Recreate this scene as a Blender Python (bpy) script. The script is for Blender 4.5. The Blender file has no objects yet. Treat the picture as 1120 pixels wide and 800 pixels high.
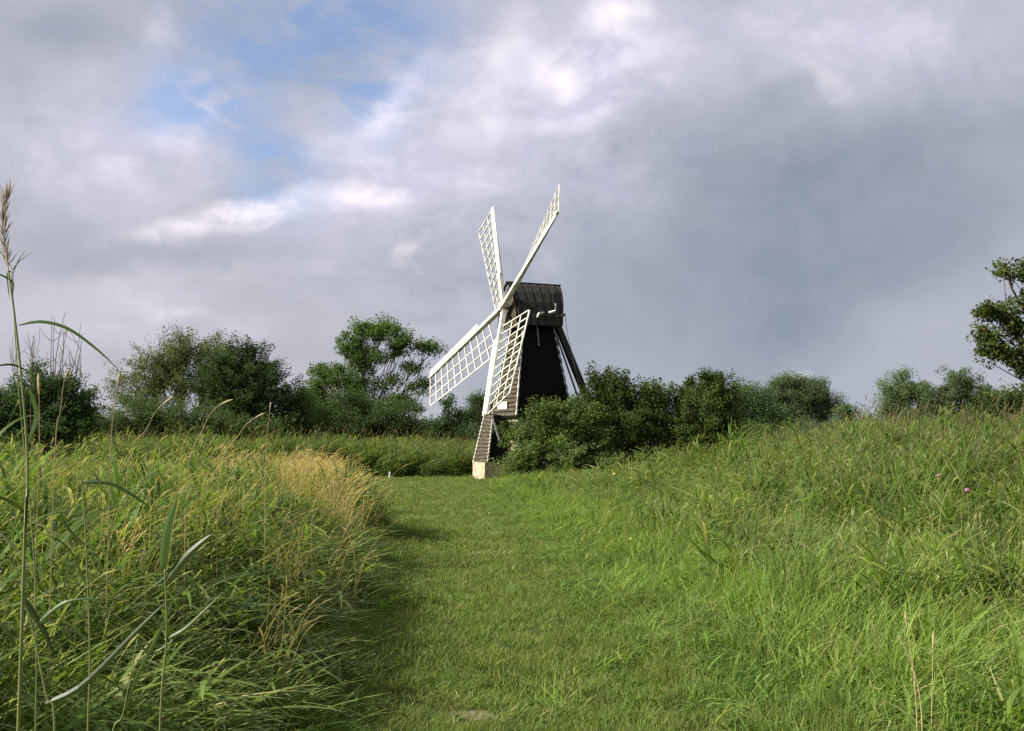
import bpy, math, random
import numpy as np
from mathutils import Vector
R = math.radians
rng = np.random.default_rng(7)
random.seed(7)
scene = bpy.context.scene
COL = scene.collection

# ------------------------------------------------------------------ camera
F = 1089.0; PITCH = math.atan(75 / F); EYE = 1.6
cd = bpy.data.cameras.new('camera'); cam = bpy.data.objects.new('camera', cd); COL.objects.link(cam)
cam.location = (0, 0, EYE); cam.rotation_euler = (R(90) + PITCH, 0, 0)
cd.sensor_width = 36; cd.lens = 35; cd.clip_end = 9000; cd.clip_start = .05
scene.camera = cam

# ------------------------------------------------------------------ sun, sky, exposure
SUN_EL, SUN_AZ = R(36), math.atan2(-0.32, -1)       # direction towards the sun in the XY plane
sdir = Vector((math.cos(SUN_EL) * math.cos(SUN_AZ), math.cos(SUN_EL) * math.sin(SUN_AZ), math.sin(SUN_EL)))
sl = bpy.data.lights.new('sun', 'SUN'); so = bpy.data.objects.new('sun', sl); COL.objects.link(so)
sl.energy = 5.0; sl.angle = R(.6); sl.color = (1, .95, .84)
so.rotation_euler = sdir.to_track_quat('Z', 'Y').to_euler()
scene.view_settings.view_transform = 'Standard'; scene.view_settings.look = 'None'
scene.view_settings.exposure = 0.74; scene.view_settings.gamma = 1
scene.cycles.max_bounces = 6; scene.cycles.diffuse_bounces = 3; scene.cycles.transmission_bounces = 3
scene.cycles.transparent_max_bounces = 4; scene.cycles.caustics_reflective = False; scene.cycles.caustics_refractive = False
scene.cycles.use_denoising = False

def lin(r, g, b):
    f = lambda c: (c / 255 / 12.92) if c <= 10 else ((c / 255 + .055) / 1.055) ** 2.4
    return (f(r), f(g), f(b), 1)

class NT:
    def __init__(s, nt): s.nt = nt
    def n(s, t, **k):
        x = s.nt.nodes.new(t)
        for a, v in k.items(): setattr(x, a, v)
        return x
    def l(s, a, b): s.nt.links.new(a, b)
    def put(s, sock, v):
        if isinstance(v, bpy.types.NodeSocket): s.l(v, sock)
        else: sock.default_value = v
    def m(s, op, a, b=0.0, c=0.0, clamp=False):
        x = s.n('ShaderNodeMath', operation=op, use_clamp=clamp)
        for i, v in enumerate((a, b, c)): s.put(x.inputs[i], v)
        return x.outputs[0]
    def vm(s, op, a, b=(0, 0, 0)):
        x = s.n('ShaderNodeVectorMath', operation=op)
        s.put(x.inputs[0], a); s.put(x.inputs[1], b)
        return x
    def mix(s, f, a, b, mode='MIX'):
        x = s.n('ShaderNodeMix', data_type='RGBA', blend_type=mode)
        s.put(x.inputs[0], f); s.put(x.inputs[6], a); s.put(x.inputs[7], b)
        return x.outputs[2]
    def rng(s, v, a, b, c=0.0, d=1.0, t='SMOOTHSTEP'):
        x = s.n('ShaderNodeMapRange', interpolation_type=t)
        for i, q in enumerate((v, a, b, c, d)): s.put(x.inputs[i], q)
        return x.outputs[0]
    def noise(s, vec, scale, detail=4, rough=.5, dist=0.0, out=0):
        x = s.n('ShaderNodeTexNoise'); x.inputs['Scale'].default_value = scale
        x.inputs['Detail'].default_value = detail; x.inputs['Roughness'].default_value = rough
        x.inputs['Distortion'].default_value = dist
        if vec is not None: s.l(vec, x.inputs['Vector'])
        return x.outputs[out]

def build_world():
    w = bpy.data.worlds.new('World'); scene.world = w; w.use_nodes = True
    w.node_tree.nodes.clear(); N = NT(w.node_tree)
    sky = N.n('ShaderNodeTexSky', sky_type='NISHITA'); sky.sun_disc = False
    sky.sun_elevation = SUN_EL
    sky.sun_rotation = math.atan2(sdir.x, sdir.y)
    sky.air_density = 1.0; sky.dust_density = .6; sky.ozone_density = 5.0
    tc = N.n('ShaderNodeTexCoord'); sep = N.n('ShaderNodeSeparateXYZ'); N.l(tc.outputs['Generated'], sep.inputs[0])
    x, y, z = sep.outputs
    ys = N.m('MAXIMUM', y, .05)
    u = N.m('DIVIDE', x, ys); v = N.m('DIVIDE', z, ys)
    # cloud deck coordinates: flat layer seen from below
    zz = N.m('ADD', N.m('MAXIMUM', z, 0.0), .22)
    cv = N.n('ShaderNodeCombineXYZ'); N.l(N.m('DIVIDE', x, zz), cv.inputs[0]); N.l(N.m('DIVIDE', y, zz), cv.inputs[1])
    big = N.noise(cv.outputs[0], 2.2, 9, .56, .35)
    mid = N.noise(tc.outputs['Generated'], 5.5, 10, .6, .5)
    fine = N.noise(cv.outputs[0], 6.5, 9, .6, .8)
    dn = N.n('ShaderNodeTexNoise'); dn.inputs['Scale'].default_value = 5.0; dn.inputs['Detail'].default_value = 7
    dn.inputs['Roughness'].default_value = .62
    N.l(tc.outputs['Generated'], dn.inputs['Vector'])
    uv = N.n('ShaderNodeCombineXYZ'); N.l(u, uv.inputs[0]); N.l(v, uv.inputs[1])
    dd = N.vm('SUBTRACT', dn.outputs['Color'], (.5, .5, .5)).outputs[0]
    def warp(amt):
        sc = N.n('ShaderNodeVectorMath', operation='SCALE'); N.l(dd, sc.inputs[0]); sc.inputs['Scale'].default_value = amt
        a = N.vm('ADD', uv.outputs[0], sc.outputs[0]).outputs[0]
        b = N.n('ShaderNodeSeparateXYZ'); N.l(a, b.inputs[0])
        c = N.n('ShaderNodeCombineXYZ'); N.l(b.outputs[0], c.inputs[0]); N.l(b.outputs[1], c.inputs[1])
        return c.outputs[0]
    W1, W2 = warp(.16), warp(.09)
    def blob(px, py, rx, ry, rot=0, warpv=None, soft=0.0):
        mp = N.n('ShaderNodeMapping', vector_type='TEXTURE')
        mp.inputs['Location'].default_value = ((px - 560) / F, (475 - py) / F, 0)
        mp.inputs['Rotation'].default_value = (0, 0, R(rot))
        mp.inputs['Scale'].default_value = (rx / F, ry / F, 1)
        N.l(warpv or W1, mp.inputs[0])
        ln = N.n('ShaderNodeVectorMath', operation='LENGTH'); N.l(mp.outputs[0], ln.inputs[0])
        return N.rng(ln.outputs['Value'], 1.0, soft, 0, 1)
    def union(bl):
        o = bl[0]
        for b in bl[1:]: o = N.m('MAXIMUM', o, b)
        return o
    def total(bl):
        o = bl[0]
        for b in bl[1:]: o = N.m('ADD', o, b)
        return o
    nb = N.rng(big, .3, .7, -1, 1, 'LINEAR'); nm = N.rng(mid, .3, .7, -1, 1, 'LINEAR'); nf = N.rng(fine, .3, .7, -1, 1, 'LINEAR')
    # base stratus
    base = N.mix(N.rng(N.m('ADD', N.m('MULTIPLY', nb, .5), N.m('MULTIPLY', nm, .5)), -1.1, 1.1),
                 lin(142, 148, 160), lin(178, 179, 191))
    # paler and greyer towards the horizon (distant cloud)
    base = N.mix(N.m('MULTIPLY', N.rng(v, .16, .0), .55), base, lin(162, 167, 175))
    # slate mass to the right
    slate = total([blob(930, 215, 430, 190, 8, soft=.1), N.m('MULTIPLY', blob(900, 320, 460, 220, 0), .62), N.m('MULTIPLY', blob(700, 390, 300, 140), .40)])
    slate = N.m('MULTIPLY', slate, N.m('ADD', N.m('MULTIPLY', nb, .12), .92), clamp=True)
    c = N.mix(slate, base, N.mix(N.rng(nm, -1, 1), lin(124, 134, 147), lin(140, 148, 159)))
    # bright cumulus body in the middle, lilac upper right
    br = total([blob(560, 140, 290, 200, 35), N.m('MULTIPLY', blob(420, 190, 120, 90), .8), N.m('MULTIPLY', blob(720, 50, 170, 90), .75),
                N.m('MULTIPLY', blob(960, 40, 260, 95, -8), .7), N.m('MULTIPLY', blob(120, 150, 250, 120), .95), N.m('MULTIPLY', blob(200, 320, 340, 70), .40), N.m('MULTIPLY', blob(330, 250, 260, 46, 6), .6),
                N.m('MULTIPLY', blob(60, 335, 170, 60), .25)])
    br = N.m('MULTIPLY', br, N.m('ADD', N.m('MULTIPLY', N.m('ADD', nm, N.m('MULTIPLY', nf, .5)), .5), .74), clamp=True)
    c = N.mix(br, c, lin(208, 205, 221))
    # billows inside the bright cloud
    bw = N.n('ShaderNodeTexNoise'); bw.inputs['Scale'].default_value = 9; bw.inputs['Detail'].default_value = 7; bw.inputs['Roughness'].default_value = .55; bw.inputs['Distortion'].default_value = .3
    N.l(N.vm('MULTIPLY', tc.outputs['Generated'], (1, 1, 1.6)).outputs[0], bw.inputs['Vector'])
    ridge = N.m('ABSOLUTE', N.m('SUBTRACT', N.m('MULTIPLY', bw.outputs[0], 2.0), 1.0))
    c = N.mix(N.m('MULTIPLY', N.rng(ridge, .24, .0), N.m('ADD', N.m('MULTIPLY', br, .42), .10)), c, lin(158, 160, 178))
    c = N.mix(N.m('MULTIPLY', N.rng(ridge, .16, .42), N.m('MULTIPLY', br, .40)), c, lin(232, 224, 236))
    c = N.mix(N.m('MULTIPLY', N.m('MULTIPLY', N.rng(v, .30, .08), N.rng(u, .05, -.35)), .30), c, lin(196, 186, 192))
    # brilliant edges
    hi = total([blob(690, 12, 60, 30, 20, W2), blob(612, 80, 50, 44, 60, W2), N.m('MULTIPLY', blob(430, 120, 90, 28, 50, W2), .75), blob(405, 220, 60, 24, 0, W2), N.m('MULTIPLY', blob(520, 130, 60, 70, 20, W2), .45),
                N.m('MULTIPLY', blob(250, 234, 170, 24, 8, W2), 1.0), N.m('MULTIPLY', blob(300, 232, 60, 16, 0, W2), .5), N.m('MULTIPLY', blob(450, 293, 44, 18, 25, W1), .6),
                N.m('MULTIPLY', blob(210, 336, 70, 12, 0, W2), .4), N.m('MULTIPLY', blob(540, 50, 120, 40, 35, W2), .4), N.m('MULTIPLY', blob(905, 80, 60, 20, -40, W2), .3),
                N.m('MULTIPLY', blob(868, 408, 34, 14, 0, W2), .3), N.m('MULTIPLY', blob(165, 30, 26, 50, 0, W2), .35)])
    hi = N.m('MULTIPLY', hi, N.m('ADD', N.m('MULTIPLY', N.m('ADD', nm, nf), .38), .62), clamp=True)
    c = N.mix(hi, c, lin(250, 240, 248))
    # grey undersides
    dk = total([blob(45, 22, 110, 46, 0, W2), N.m('MULTIPLY', blob(60, 262, 150, 46), .55), N.m('MULTIPLY', blob(230, 272, 210, 26, 3, W2), .7), N.m('MULTIPLY', blob(400, 305, 220, 36), .35),
                N.m('MULTIPLY', blob(190, 250, 45, 14, 0, W2), .5)])
    dk = N.m('MULTIPLY', dk, .7, clamp=True)
    c = N.mix(dk, c, lin(138, 144, 158))
    # holes with blue sky
    ho = total([N.m('MULTIPLY', blob(265, 60, 190, 120, 20, W2), .8), N.m('MULTIPLY', blob(185, 115, 120, 55, 0, W2), .75), N.m('MULTIPLY', blob(420, 60, 140, 110, 20, W2), .8), N.m('MULTIPLY', blob(395, 130, 70, 70, 30, W2), .7), N.m('MULTIPLY', blob(300, 185, 105, 78, -30, W2), .95),
                N.m('MULTIPLY', blob(350, 10, 230, 70, 0, W2), .6)])
    wisp = N.rng(N.noise(N.vm('MULTIPLY', tc.outputs['Generated'], (1, 1, 2.2)).outputs[0], 8, 11, .66, 1.2), .36, .66)
    ho = N.m('MULTIPLY', ho, N.rng(N.m('ADD', N.m('MULTIPLY', nm, .45), N.m('MULTIPLY', wisp, 1.1)), 1.35, -.1, .30, 1.1), clamp=True)
    ho = N.m('MULTIPLY', ho, .68)
    b1 = N.n('ShaderNodeBackground'); N.l(sky.outputs[0], b1.inputs[0]); b1.inputs[1].default_value = .115
    b2 = N.n('ShaderNodeBackground'); N.l(c, b2.inputs[0]); b2.inputs[1].default_value = .80
    ms = N.n('ShaderNodeMixShader'); N.l(ho, ms.inputs[0]); N.l(b2.outputs[0], ms.inputs[1]); N.l(b1.outputs[0], ms.inputs[2])
    out = N.n('ShaderNodeOutputWorld'); N.l(ms.outputs[0], out.inputs[0])
    w.cycles_visibility.camera = True if hasattr(w, 'cycles_visibility') else True
build_world()

# ------------------------------------------------------------------ helpers
def P(px, py, d):
    """point of the world at depth d (metres along Y) on the sight line of a photo position"""
    x = (px - 560) / F; v = -(py - 400) / F
    dy = math.cos(PITCH) - v * math.sin(PITCH); dz = math.sin(PITCH) + v * math.cos(PITCH)
    return Vector((x * d / dy, d, EYE + dz * d / dy))

def tag(o, label=None, cat=None, group=None, kind=None):
    if label: o['label'] = label
    if cat: o['category'] = cat
    if group: o['group'] = group
    if kind: o['kind'] = kind
    return o
def empty(name, loc):
    o = bpy.data.objects.new(name, None); COL.objects.link(o); o.location = loc; o.empty_display_size = .3
    return o
def mesh_obj(name, V, Fc, mat, parent=None, link=True, smooth=False, col=None, origin=None):
    """V Nx3, Fc list of faces or Mx4 / Mx3 int array; col: per-vertex rgba"""
    me = bpy.data.meshes.new(name)
    V = np.asarray(V, dtype=np.float32)
    if isinstance(Fc, np.ndarray):
        k = Fc.shape[1]; m = Fc.shape[0]
        me.vertices.add(len(V)); me.vertices.foreach_set('co', V.ravel())
        me.loops.add(m * k); me.loops.foreach_set('vertex_index', Fc.astype(np.int32).ravel())
        me.polygons.add(m); me.polygons.foreach_set('loop_start', np.arange(0, m * k, k, dtype=np.int32))
        me.polygons.foreach_set('loop_total', np.full(m, k, dtype=np.int32))
        me.update(calc_edges=True)
    else:
        me.from_pydata(V.tolist(), [], Fc)
    if smooth: me.polygons.foreach_set('use_smooth', np.ones(len(me.polygons), dtype=bool))
    if col is not None:
        a = me.color_attributes.new('col', 'FLOAT_COLOR', 'POINT'); a.data.foreach_set('color', np.asarray(col, dtype=np.float32).ravel())
    me.materials.append(mat)
    o = bpy.data.objects.new(name, me)
    if link: COL.objects.link(o)
    if parent: o.parent = parent
    return o

class MB:
    """collects boxes, beams, tubes and quads in world coordinates; build() makes one mesh relative to an origin"""
    def __init__(s, origin=(0, 0, 0)): s.V = []; s.F = []; s.o = Vector(origin)
    def add(s, vs, fs):
        b = len(s.V); s.V += [tuple(Vector(v) - s.o) for v in vs]; s.F += [tuple(b + i for i in f) for f in fs]
    def hexa(s, p):           # 8 corners: bottom ring 0-3, top ring 4-7
        s.add(p, [(3, 2, 1, 0), (4, 5, 6, 7), (0, 1, 5, 4), (1, 2, 6, 5), (2, 3, 7, 6), (3, 0, 4, 7)])
    def beam(s, a, b, side, w0, t0, w1=None, t1=None):
        a = Vector(a); b = Vector(b); d = (b - a).normalized(); sd = Vector(side); sd = (sd - d * sd.dot(d)).normalized(); n = d.cross(sd)
        w1 = w0 if w1 is None else w1; t1 = t0 if t1 is None else t1
        q = lambda c, w, t: [c - sd * w / 2 - n * t / 2, c + sd * w / 2 - n * t / 2, c + sd * w / 2 + n * t / 2, c - sd * w / 2 + n * t / 2]
        s.hexa(q(a, w0, t0) + q(b, w1, t1))
    def box(s, c, ax, ay, az):
        c = Vector(c); ax, ay, az = Vector(ax) / 2, Vector(ay) / 2, Vector(az) / 2
        s.hexa([c - ax - ay - az, c + ax - ay - az, c + ax + ay - az, c - ax + ay - az, c - ax - ay + az, c + ax - ay + az, c + ax + ay + az, c - ax + ay + az])
    def tube(s, pts, rad, k=8):
        V, Fc = tube_arrays([(np.array([list(p) for p in pts]), np.array(rad if hasattr(rad, '__len__') else [rad] * len(pts)))], k)
        b = len(s.V); s.V += [tuple(Vector(v.tolist()) - s.o) for v in V]; s.F += [tuple(int(b + i) for i in f) for f in Fc]
        # caps
        s.F.append(tuple(b + i for i in reversed(range(k)))); s.F.append(tuple(b + (len(pts) - 1) * k + i for i in range(k)))
    def build(s, name, mat, parent=None, smooth=False):
        return mesh_obj(name, np.array(s.V), s.F, mat, parent, smooth=smooth)

def tube_arrays(chains, k=5):
    """chains: list of (points Nx3, radii N)"""
    VV = []; FF = []; off = 0
    ang = np.linspace(0, 2 * np.pi, k, endpoint=False)
    for pts, rad in chains:
        n = len(pts)
        t = np.gradient(pts, axis=0); t /= np.linalg.norm(t, axis=1, keepdims=True) + 1e-9
        ref = np.array([0.31, .17, .93]) if abs(t[0][2]) < .8 else np.array([.93, .3, .1])
        a = np.cross(t, ref); a /= np.linalg.norm(a, axis=1, keepdims=True) + 1e-9
        b = np.cross(t, a)
        ring = pts[:, None, :] + rad[:, None, None] * (np.cos(ang)[None, :, None] * a[:, None, :] + np.sin(ang)[None, :, None] * b[:, None, :])
        VV.append(ring.reshape(-1, 3))
        i = np.arange(n - 1)[:, None] * k; j = np.arange(k)[None, :]; j2 = (j + 1) % k
        f = np.stack([i + j, i + j2, i + k + j2, i + k + j], axis=-1).reshape(-1, 4) + off
        FF.append(f); off += n * k
    return np.concatenate(VV), np.concatenate(FF)

# ------------------------------------------------------------------ materials
def new_mat(name):
    m = bpy.data.materials.new(name); m.use_nodes = True; m.node_tree.nodes.clear(); return m, NT(m.node_tree)
def leaf_mat(name, c1, c2, c3=None, transl=.34, rough=.6, spec=.10, patch=None, tipc=None, dryc=None, tcol=None):
    """col.r random per leaf/blade, col.g place along the blade, col.b dryness"""
    m, N = new_mat(name)
    at = N.n('ShaderNodeAttribute', attribute_name='col'); s = N.n('ShaderNodeSeparateColor'); N.l(at.outputs['Color'], s.inputs[0])
    r, g, b = s.outputs[0], s.outputs[1], s.outputs[2]
    geo = N.n('ShaderNodeNewGeometry'); oi = N.n('ShaderNodeObjectInfo')
    c = N.mix(r, c1, c2)
    if c3 is not None:
        nz = N.noise(geo.outputs['Position'], patch or .6, 3, .6)
        c = N.mix(N.rng(nz, .42, .66), c, N.mix(r, c3, c2))
    if tipc is not None: c = N.mix(N.m('MULTIPLY', N.m('POWER', g, 2.5), .7), c, tipc)
    if dryc is not None: c = N.mix(b, c, dryc)
    hsv = N.n('ShaderNodeHueSaturation'); N.l(c, hsv.inputs['Color'])
    N.l(N.rng(oi.outputs['Random'], 0, 1, .66, 1.34, 'LINEAR'), hsv.inputs['Value'])
    N.l(N.rng(N.m('FRACT', N.m('MULTIPLY', oi.outputs['Random'], 7.13)), 0, 1, .485, .512, 'LINEAR'), hsv.inputs['Hue'])
    c = hsv.outputs[0]
    p = N.n('ShaderNodeBsdfPrincipled'); N.l(c, p.inputs['Base Color']); p.inputs['Roughness'].default_value = rough
    p.inputs['Specular IOR Level'].default_value = spec
    tr = N.n('ShaderNodeBsdfTranslucent'); N.l(N.mix(1.0, c, tcol or (1.7, 1.75, .9, 1), 'MULTIPLY'), tr.inputs[0])
    ms = N.n('ShaderNodeMixShader'); ms.inputs[0].default_value = transl
    N.l(p.outputs[0], ms.inputs[1]); N.l(tr.outputs[0], ms.inputs[2])
    o = N.n('ShaderNodeOutputMaterial'); N.l(ms.outputs[0], o.inputs[0])
    return m
def plain(name, c, rough=.7, c2=None, scale=6, spec=.3, bump=0.0, stretch=None, detail=5):
    m, N = new_mat(name); tc = N.n('ShaderNodeTexCoord'); v = tc.outputs['Object']
    if stretch:
        mp = N.n('ShaderNodeMapping'); mp.inputs['Scale'].default_value = stretch; N.l(v, mp.inputs[0]); v = mp.outputs[0]
    nz = N.noise(v, scale, detail, .62)
    p = N.n('ShaderNodeBsdfPrincipled'); p.inputs['Roughness'].default_value = rough; p.inputs['Specular IOR Level'].default_value = spec
    N.l(N.mix(N.rng(nz, .35, .68), c, c2 or c), p.inputs['Base Color'])
    if bump:
        b = N.n('ShaderNodeBump'); b.inputs['Strength'].default_value = bump; b.inputs['Distance'].default_value = .01; N.l(nz, b.inputs['Height']); N.l(b.outputs[0], p.inputs['Normal'])
    o = N.n('ShaderNodeOutputMaterial'); N.l(p.outputs[0], o.inputs[0]); return m

M_white = plain('white_paint', (.76, .74, .66, 1), .65, (.50, .47, .38, 1), 3.5, .3, detail=8)
M_tar = plain('tarred_boards', (.004, .0032, .003, 1), .75, (.010, .007, .006, 1), 4, .1, .4, (1, 1, 6))
M_sunlit = plain('sunlit_boards', (.050, .042, .028, 1), .8, (.12, .10, .07, 1), 3, .2, .4, (2, 2, 7))  # lit copy of the black boards: sunlight on sail-side faces painted as brown
M_capboard = plain('cap_boards', (.012, .011, .009, 1), .7, (.050, .047, .037, 1), 5, .3, .4, (4, 4, .6))
M_brick = None
def brick_mat():
    m, N = new_mat('gault_brick'); tc = N.n('ShaderNodeTexCoord')
    br = N.n('ShaderNodeTexBrick'); mp = N.n('ShaderNodeMapping'); mp.inputs['Rotation'].default_value = (R(90), 0, 0)
    N.l(tc.outputs['Object'], mp.inputs[0]); N.l(mp.outputs[0], br.inputs[0])
    br.inputs['Scale'].default_value = 4.4; br.inputs['Mortar Size'].default_value = .015
    br.inputs['Color1'].default_value = (.42, .35, .22, 1); br.inputs['Color2'].default_value = (.34, .27, .16, 1); br.inputs['Mortar'].default_value = (.40, .36, .28, 1)
    nz = N.noise(tc.outputs['Object'], 4, 6, .7)
    c = N.mix(N.rng(nz, .45, .62), br.outputs['Color'], (.55, .50, .38, 1))
    p = N.n('ShaderNodeBsdfPrincipled'); p.inputs['Roughness'].default_value = .9; N.l(c, p.inputs['Base Color'])
    o = N.n('ShaderNodeOutputMaterial'); N.l(p.outputs[0], o.inputs[0]); return m
M_brick = brick_mat()
M_metal = plain('dark_iron', (.03, .03, .03, 1), .5, (.07, .05, .04, 1), 9)
M_bark = plain('bark', (.055, .042, .030, 1), .9, (.11, .09, .065, 1), 5, .2, .5)
M_palebark = plain('pale_bark', (.15, .13, .095, 1), .9, (.24, .21, .16, 1), 5, .2, .4)
M_twig = plain('dead_twigs', (.10, .075, .05, 1), .9, (.17, .13, .09, 1), 5)

# ------------------------------------------------------------------ terrain
PY = [0, 4, 6, 9, 13, 15.3, 17.5, 20, 25, 32, 40, 60]
PL = [-.75, -.82, -.95, -1.12, -1.65, -1.62, -2.5, -2.75, -3.75, -4.7, -6.5, -14]
PR = [1.9, 1.55, 1.35, 1.15, .92, .72, .52, .25, -.35, -1.1, -2.6, -9]
def path_edges(y): return np.interp(y, PY, PL), np.interp(y, PY, PR)
def sstep(a, b, x):
    t = np.clip((x - a) / (b - a), 0, 1); return t * t * (3 - 2 * t)
_ph = rng.uniform(0, 6.28, (10, 2)); _dr = rng.uniform(-1, 1, (10, 2))
def vnoise(x, y, s, k=0):
    """cheap smooth noise in about [-1,1]"""
    o = 0
    for i in range(6):
        j = (i + k) % 10
        o = o + np.sin(x * _dr[j, 0] * s * (1.3 + i * .6) * 2 + _ph[j, 0]) * np.cos(y * (_dr[j, 1] + .3) * s * (1.2 + i * .5) * 2 + _ph[j, 1]) / (1 + i * .35)
    return o / 2.2
def terrain(x, y):
    x = np.asarray(x, float); y = np.asarray(y, float)
    l, r = path_edges(y)
    sl_, sr_ = l - x, x - r
    fade = 1 - sstep(40, 70, y)
    z = .40 * sstep(-.1, 1.2, sl_) * fade * (1 - .55 * sstep(12, 24, y)) + (.04 * sstep(0, 1.5, sr_) + .24 * sstep(4, 10, sr_)) * fade
    z = z + .035 * vnoise(x, y, 1.1) * fade + .012 * vnoise(x, y, 4.0, 3) * fade
    return z
def gz(x, y): return float(terrain(x, y))

def build_ground():
    xs = np.unique(np.concatenate([np.linspace(-14, 14, 141), np.geomspace(14, 4000, 26), -np.geomspace(14, 4000, 26)]))
    ys = np.unique(np.concatenate([np.linspace(-8, 50, 233), np.geomspace(50, 6000, 30), -np.geomspace(8, 3000, 14)]))
    X, Y = np.meshgrid(xs, ys); Z = terrain(X, Y)
    V = np.stack([X, Y, Z], -1).reshape(-1, 3); nx, ny = len(xs), len(ys)
    i = np.arange(ny - 1)[:, None] * nx; j = np.arange(nx - 1)[None, :]
    Fq = np.stack([i + j, i + j + 1, i + nx + j + 1, i + nx + j], -1).reshape(-1, 4)
    m, N = new_mat('meadow_soil'); g = N.n('ShaderNodeNewGeometry'); pos = g.outputs['Position']
    n1 = N.noise(pos, 1.3, 6, .65); n2 = N.noise(pos, 9, 6, .7); n3 = N.noise(pos, 60, 4, .7)
    c = N.mix(N.rng(n1, .35, .65), (.045, .060, .018, 1), (.075, .085, .028, 1))
    c = N.mix(N.m('MULTIPLY', N.rng(n2, .5, .68), .7), c, (.13, .105, .055, 1))
    c = N.mix(N.rng(n3, .3, .7), c, N.mix(1.0, c, (.55, .55, .5, 1), 'MULTIPLY'))
    # trodden bare patches
    def spot(x, y, rx, ry):
        mp = N.n('ShaderNodeMapping', vector_type='TEXTURE'); mp.inputs['Location'].default_value = (x, y, 0); mp.inputs['Scale'].default_value = (rx, ry, 60)
        N.l(pos, mp.inputs[0]); ln = N.n('ShaderNodeVectorMath', operation='LENGTH'); N.l(mp.outputs[0], ln.inputs[0])
        return N.rng(N.m('ADD', ln.outputs['Value'], N.m('MULTIPLY', N.m('SUBTRACT', n2, .5), 1.2)), 1.0, .6)
    bare = None
    for s_ in BARE:
        q = spot(*s_[:4]); bare = q if bare is None else N.m('MAXIMUM', bare, q)
    c = N.mix(bare, c, N.mix(N.rng(n3, .35, .65), (.26, .215, .13, 1), (.15, .125, .07, 1)))
    p = N.n('ShaderNodeBsdfPrincipled'); p.inputs['Roughness'].default_value = 1; p.inputs['Specular IOR Level'].default_value = .1; N.l(c, p.inputs['Base Color'])
    b = N.n('ShaderNodeBump'); b.inputs['Strength'].default_value = .8; b.inputs['Distance'].default_value = .03; N.l(n2, b.inputs['Height']); N.l(b.outputs[0], p.inputs['Normal'])
    o = N.n('ShaderNodeOutputMaterial'); N.l(p.outputs[0], o.inputs[0])
    tag(mesh_obj('ground', V, Fq, m, smooth=True), kind='structure')
BARE = [(-.27, 5.85, .24, .16, .8), (-.75, 11.6, .6, .7, .45), (-.15, 13.6, 1.3, .7, .6), (-1.2, 20, 1.4, 1.6, .5), (-2.4, 26, 1.0, 2.2, .5)]
build_ground()

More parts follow.
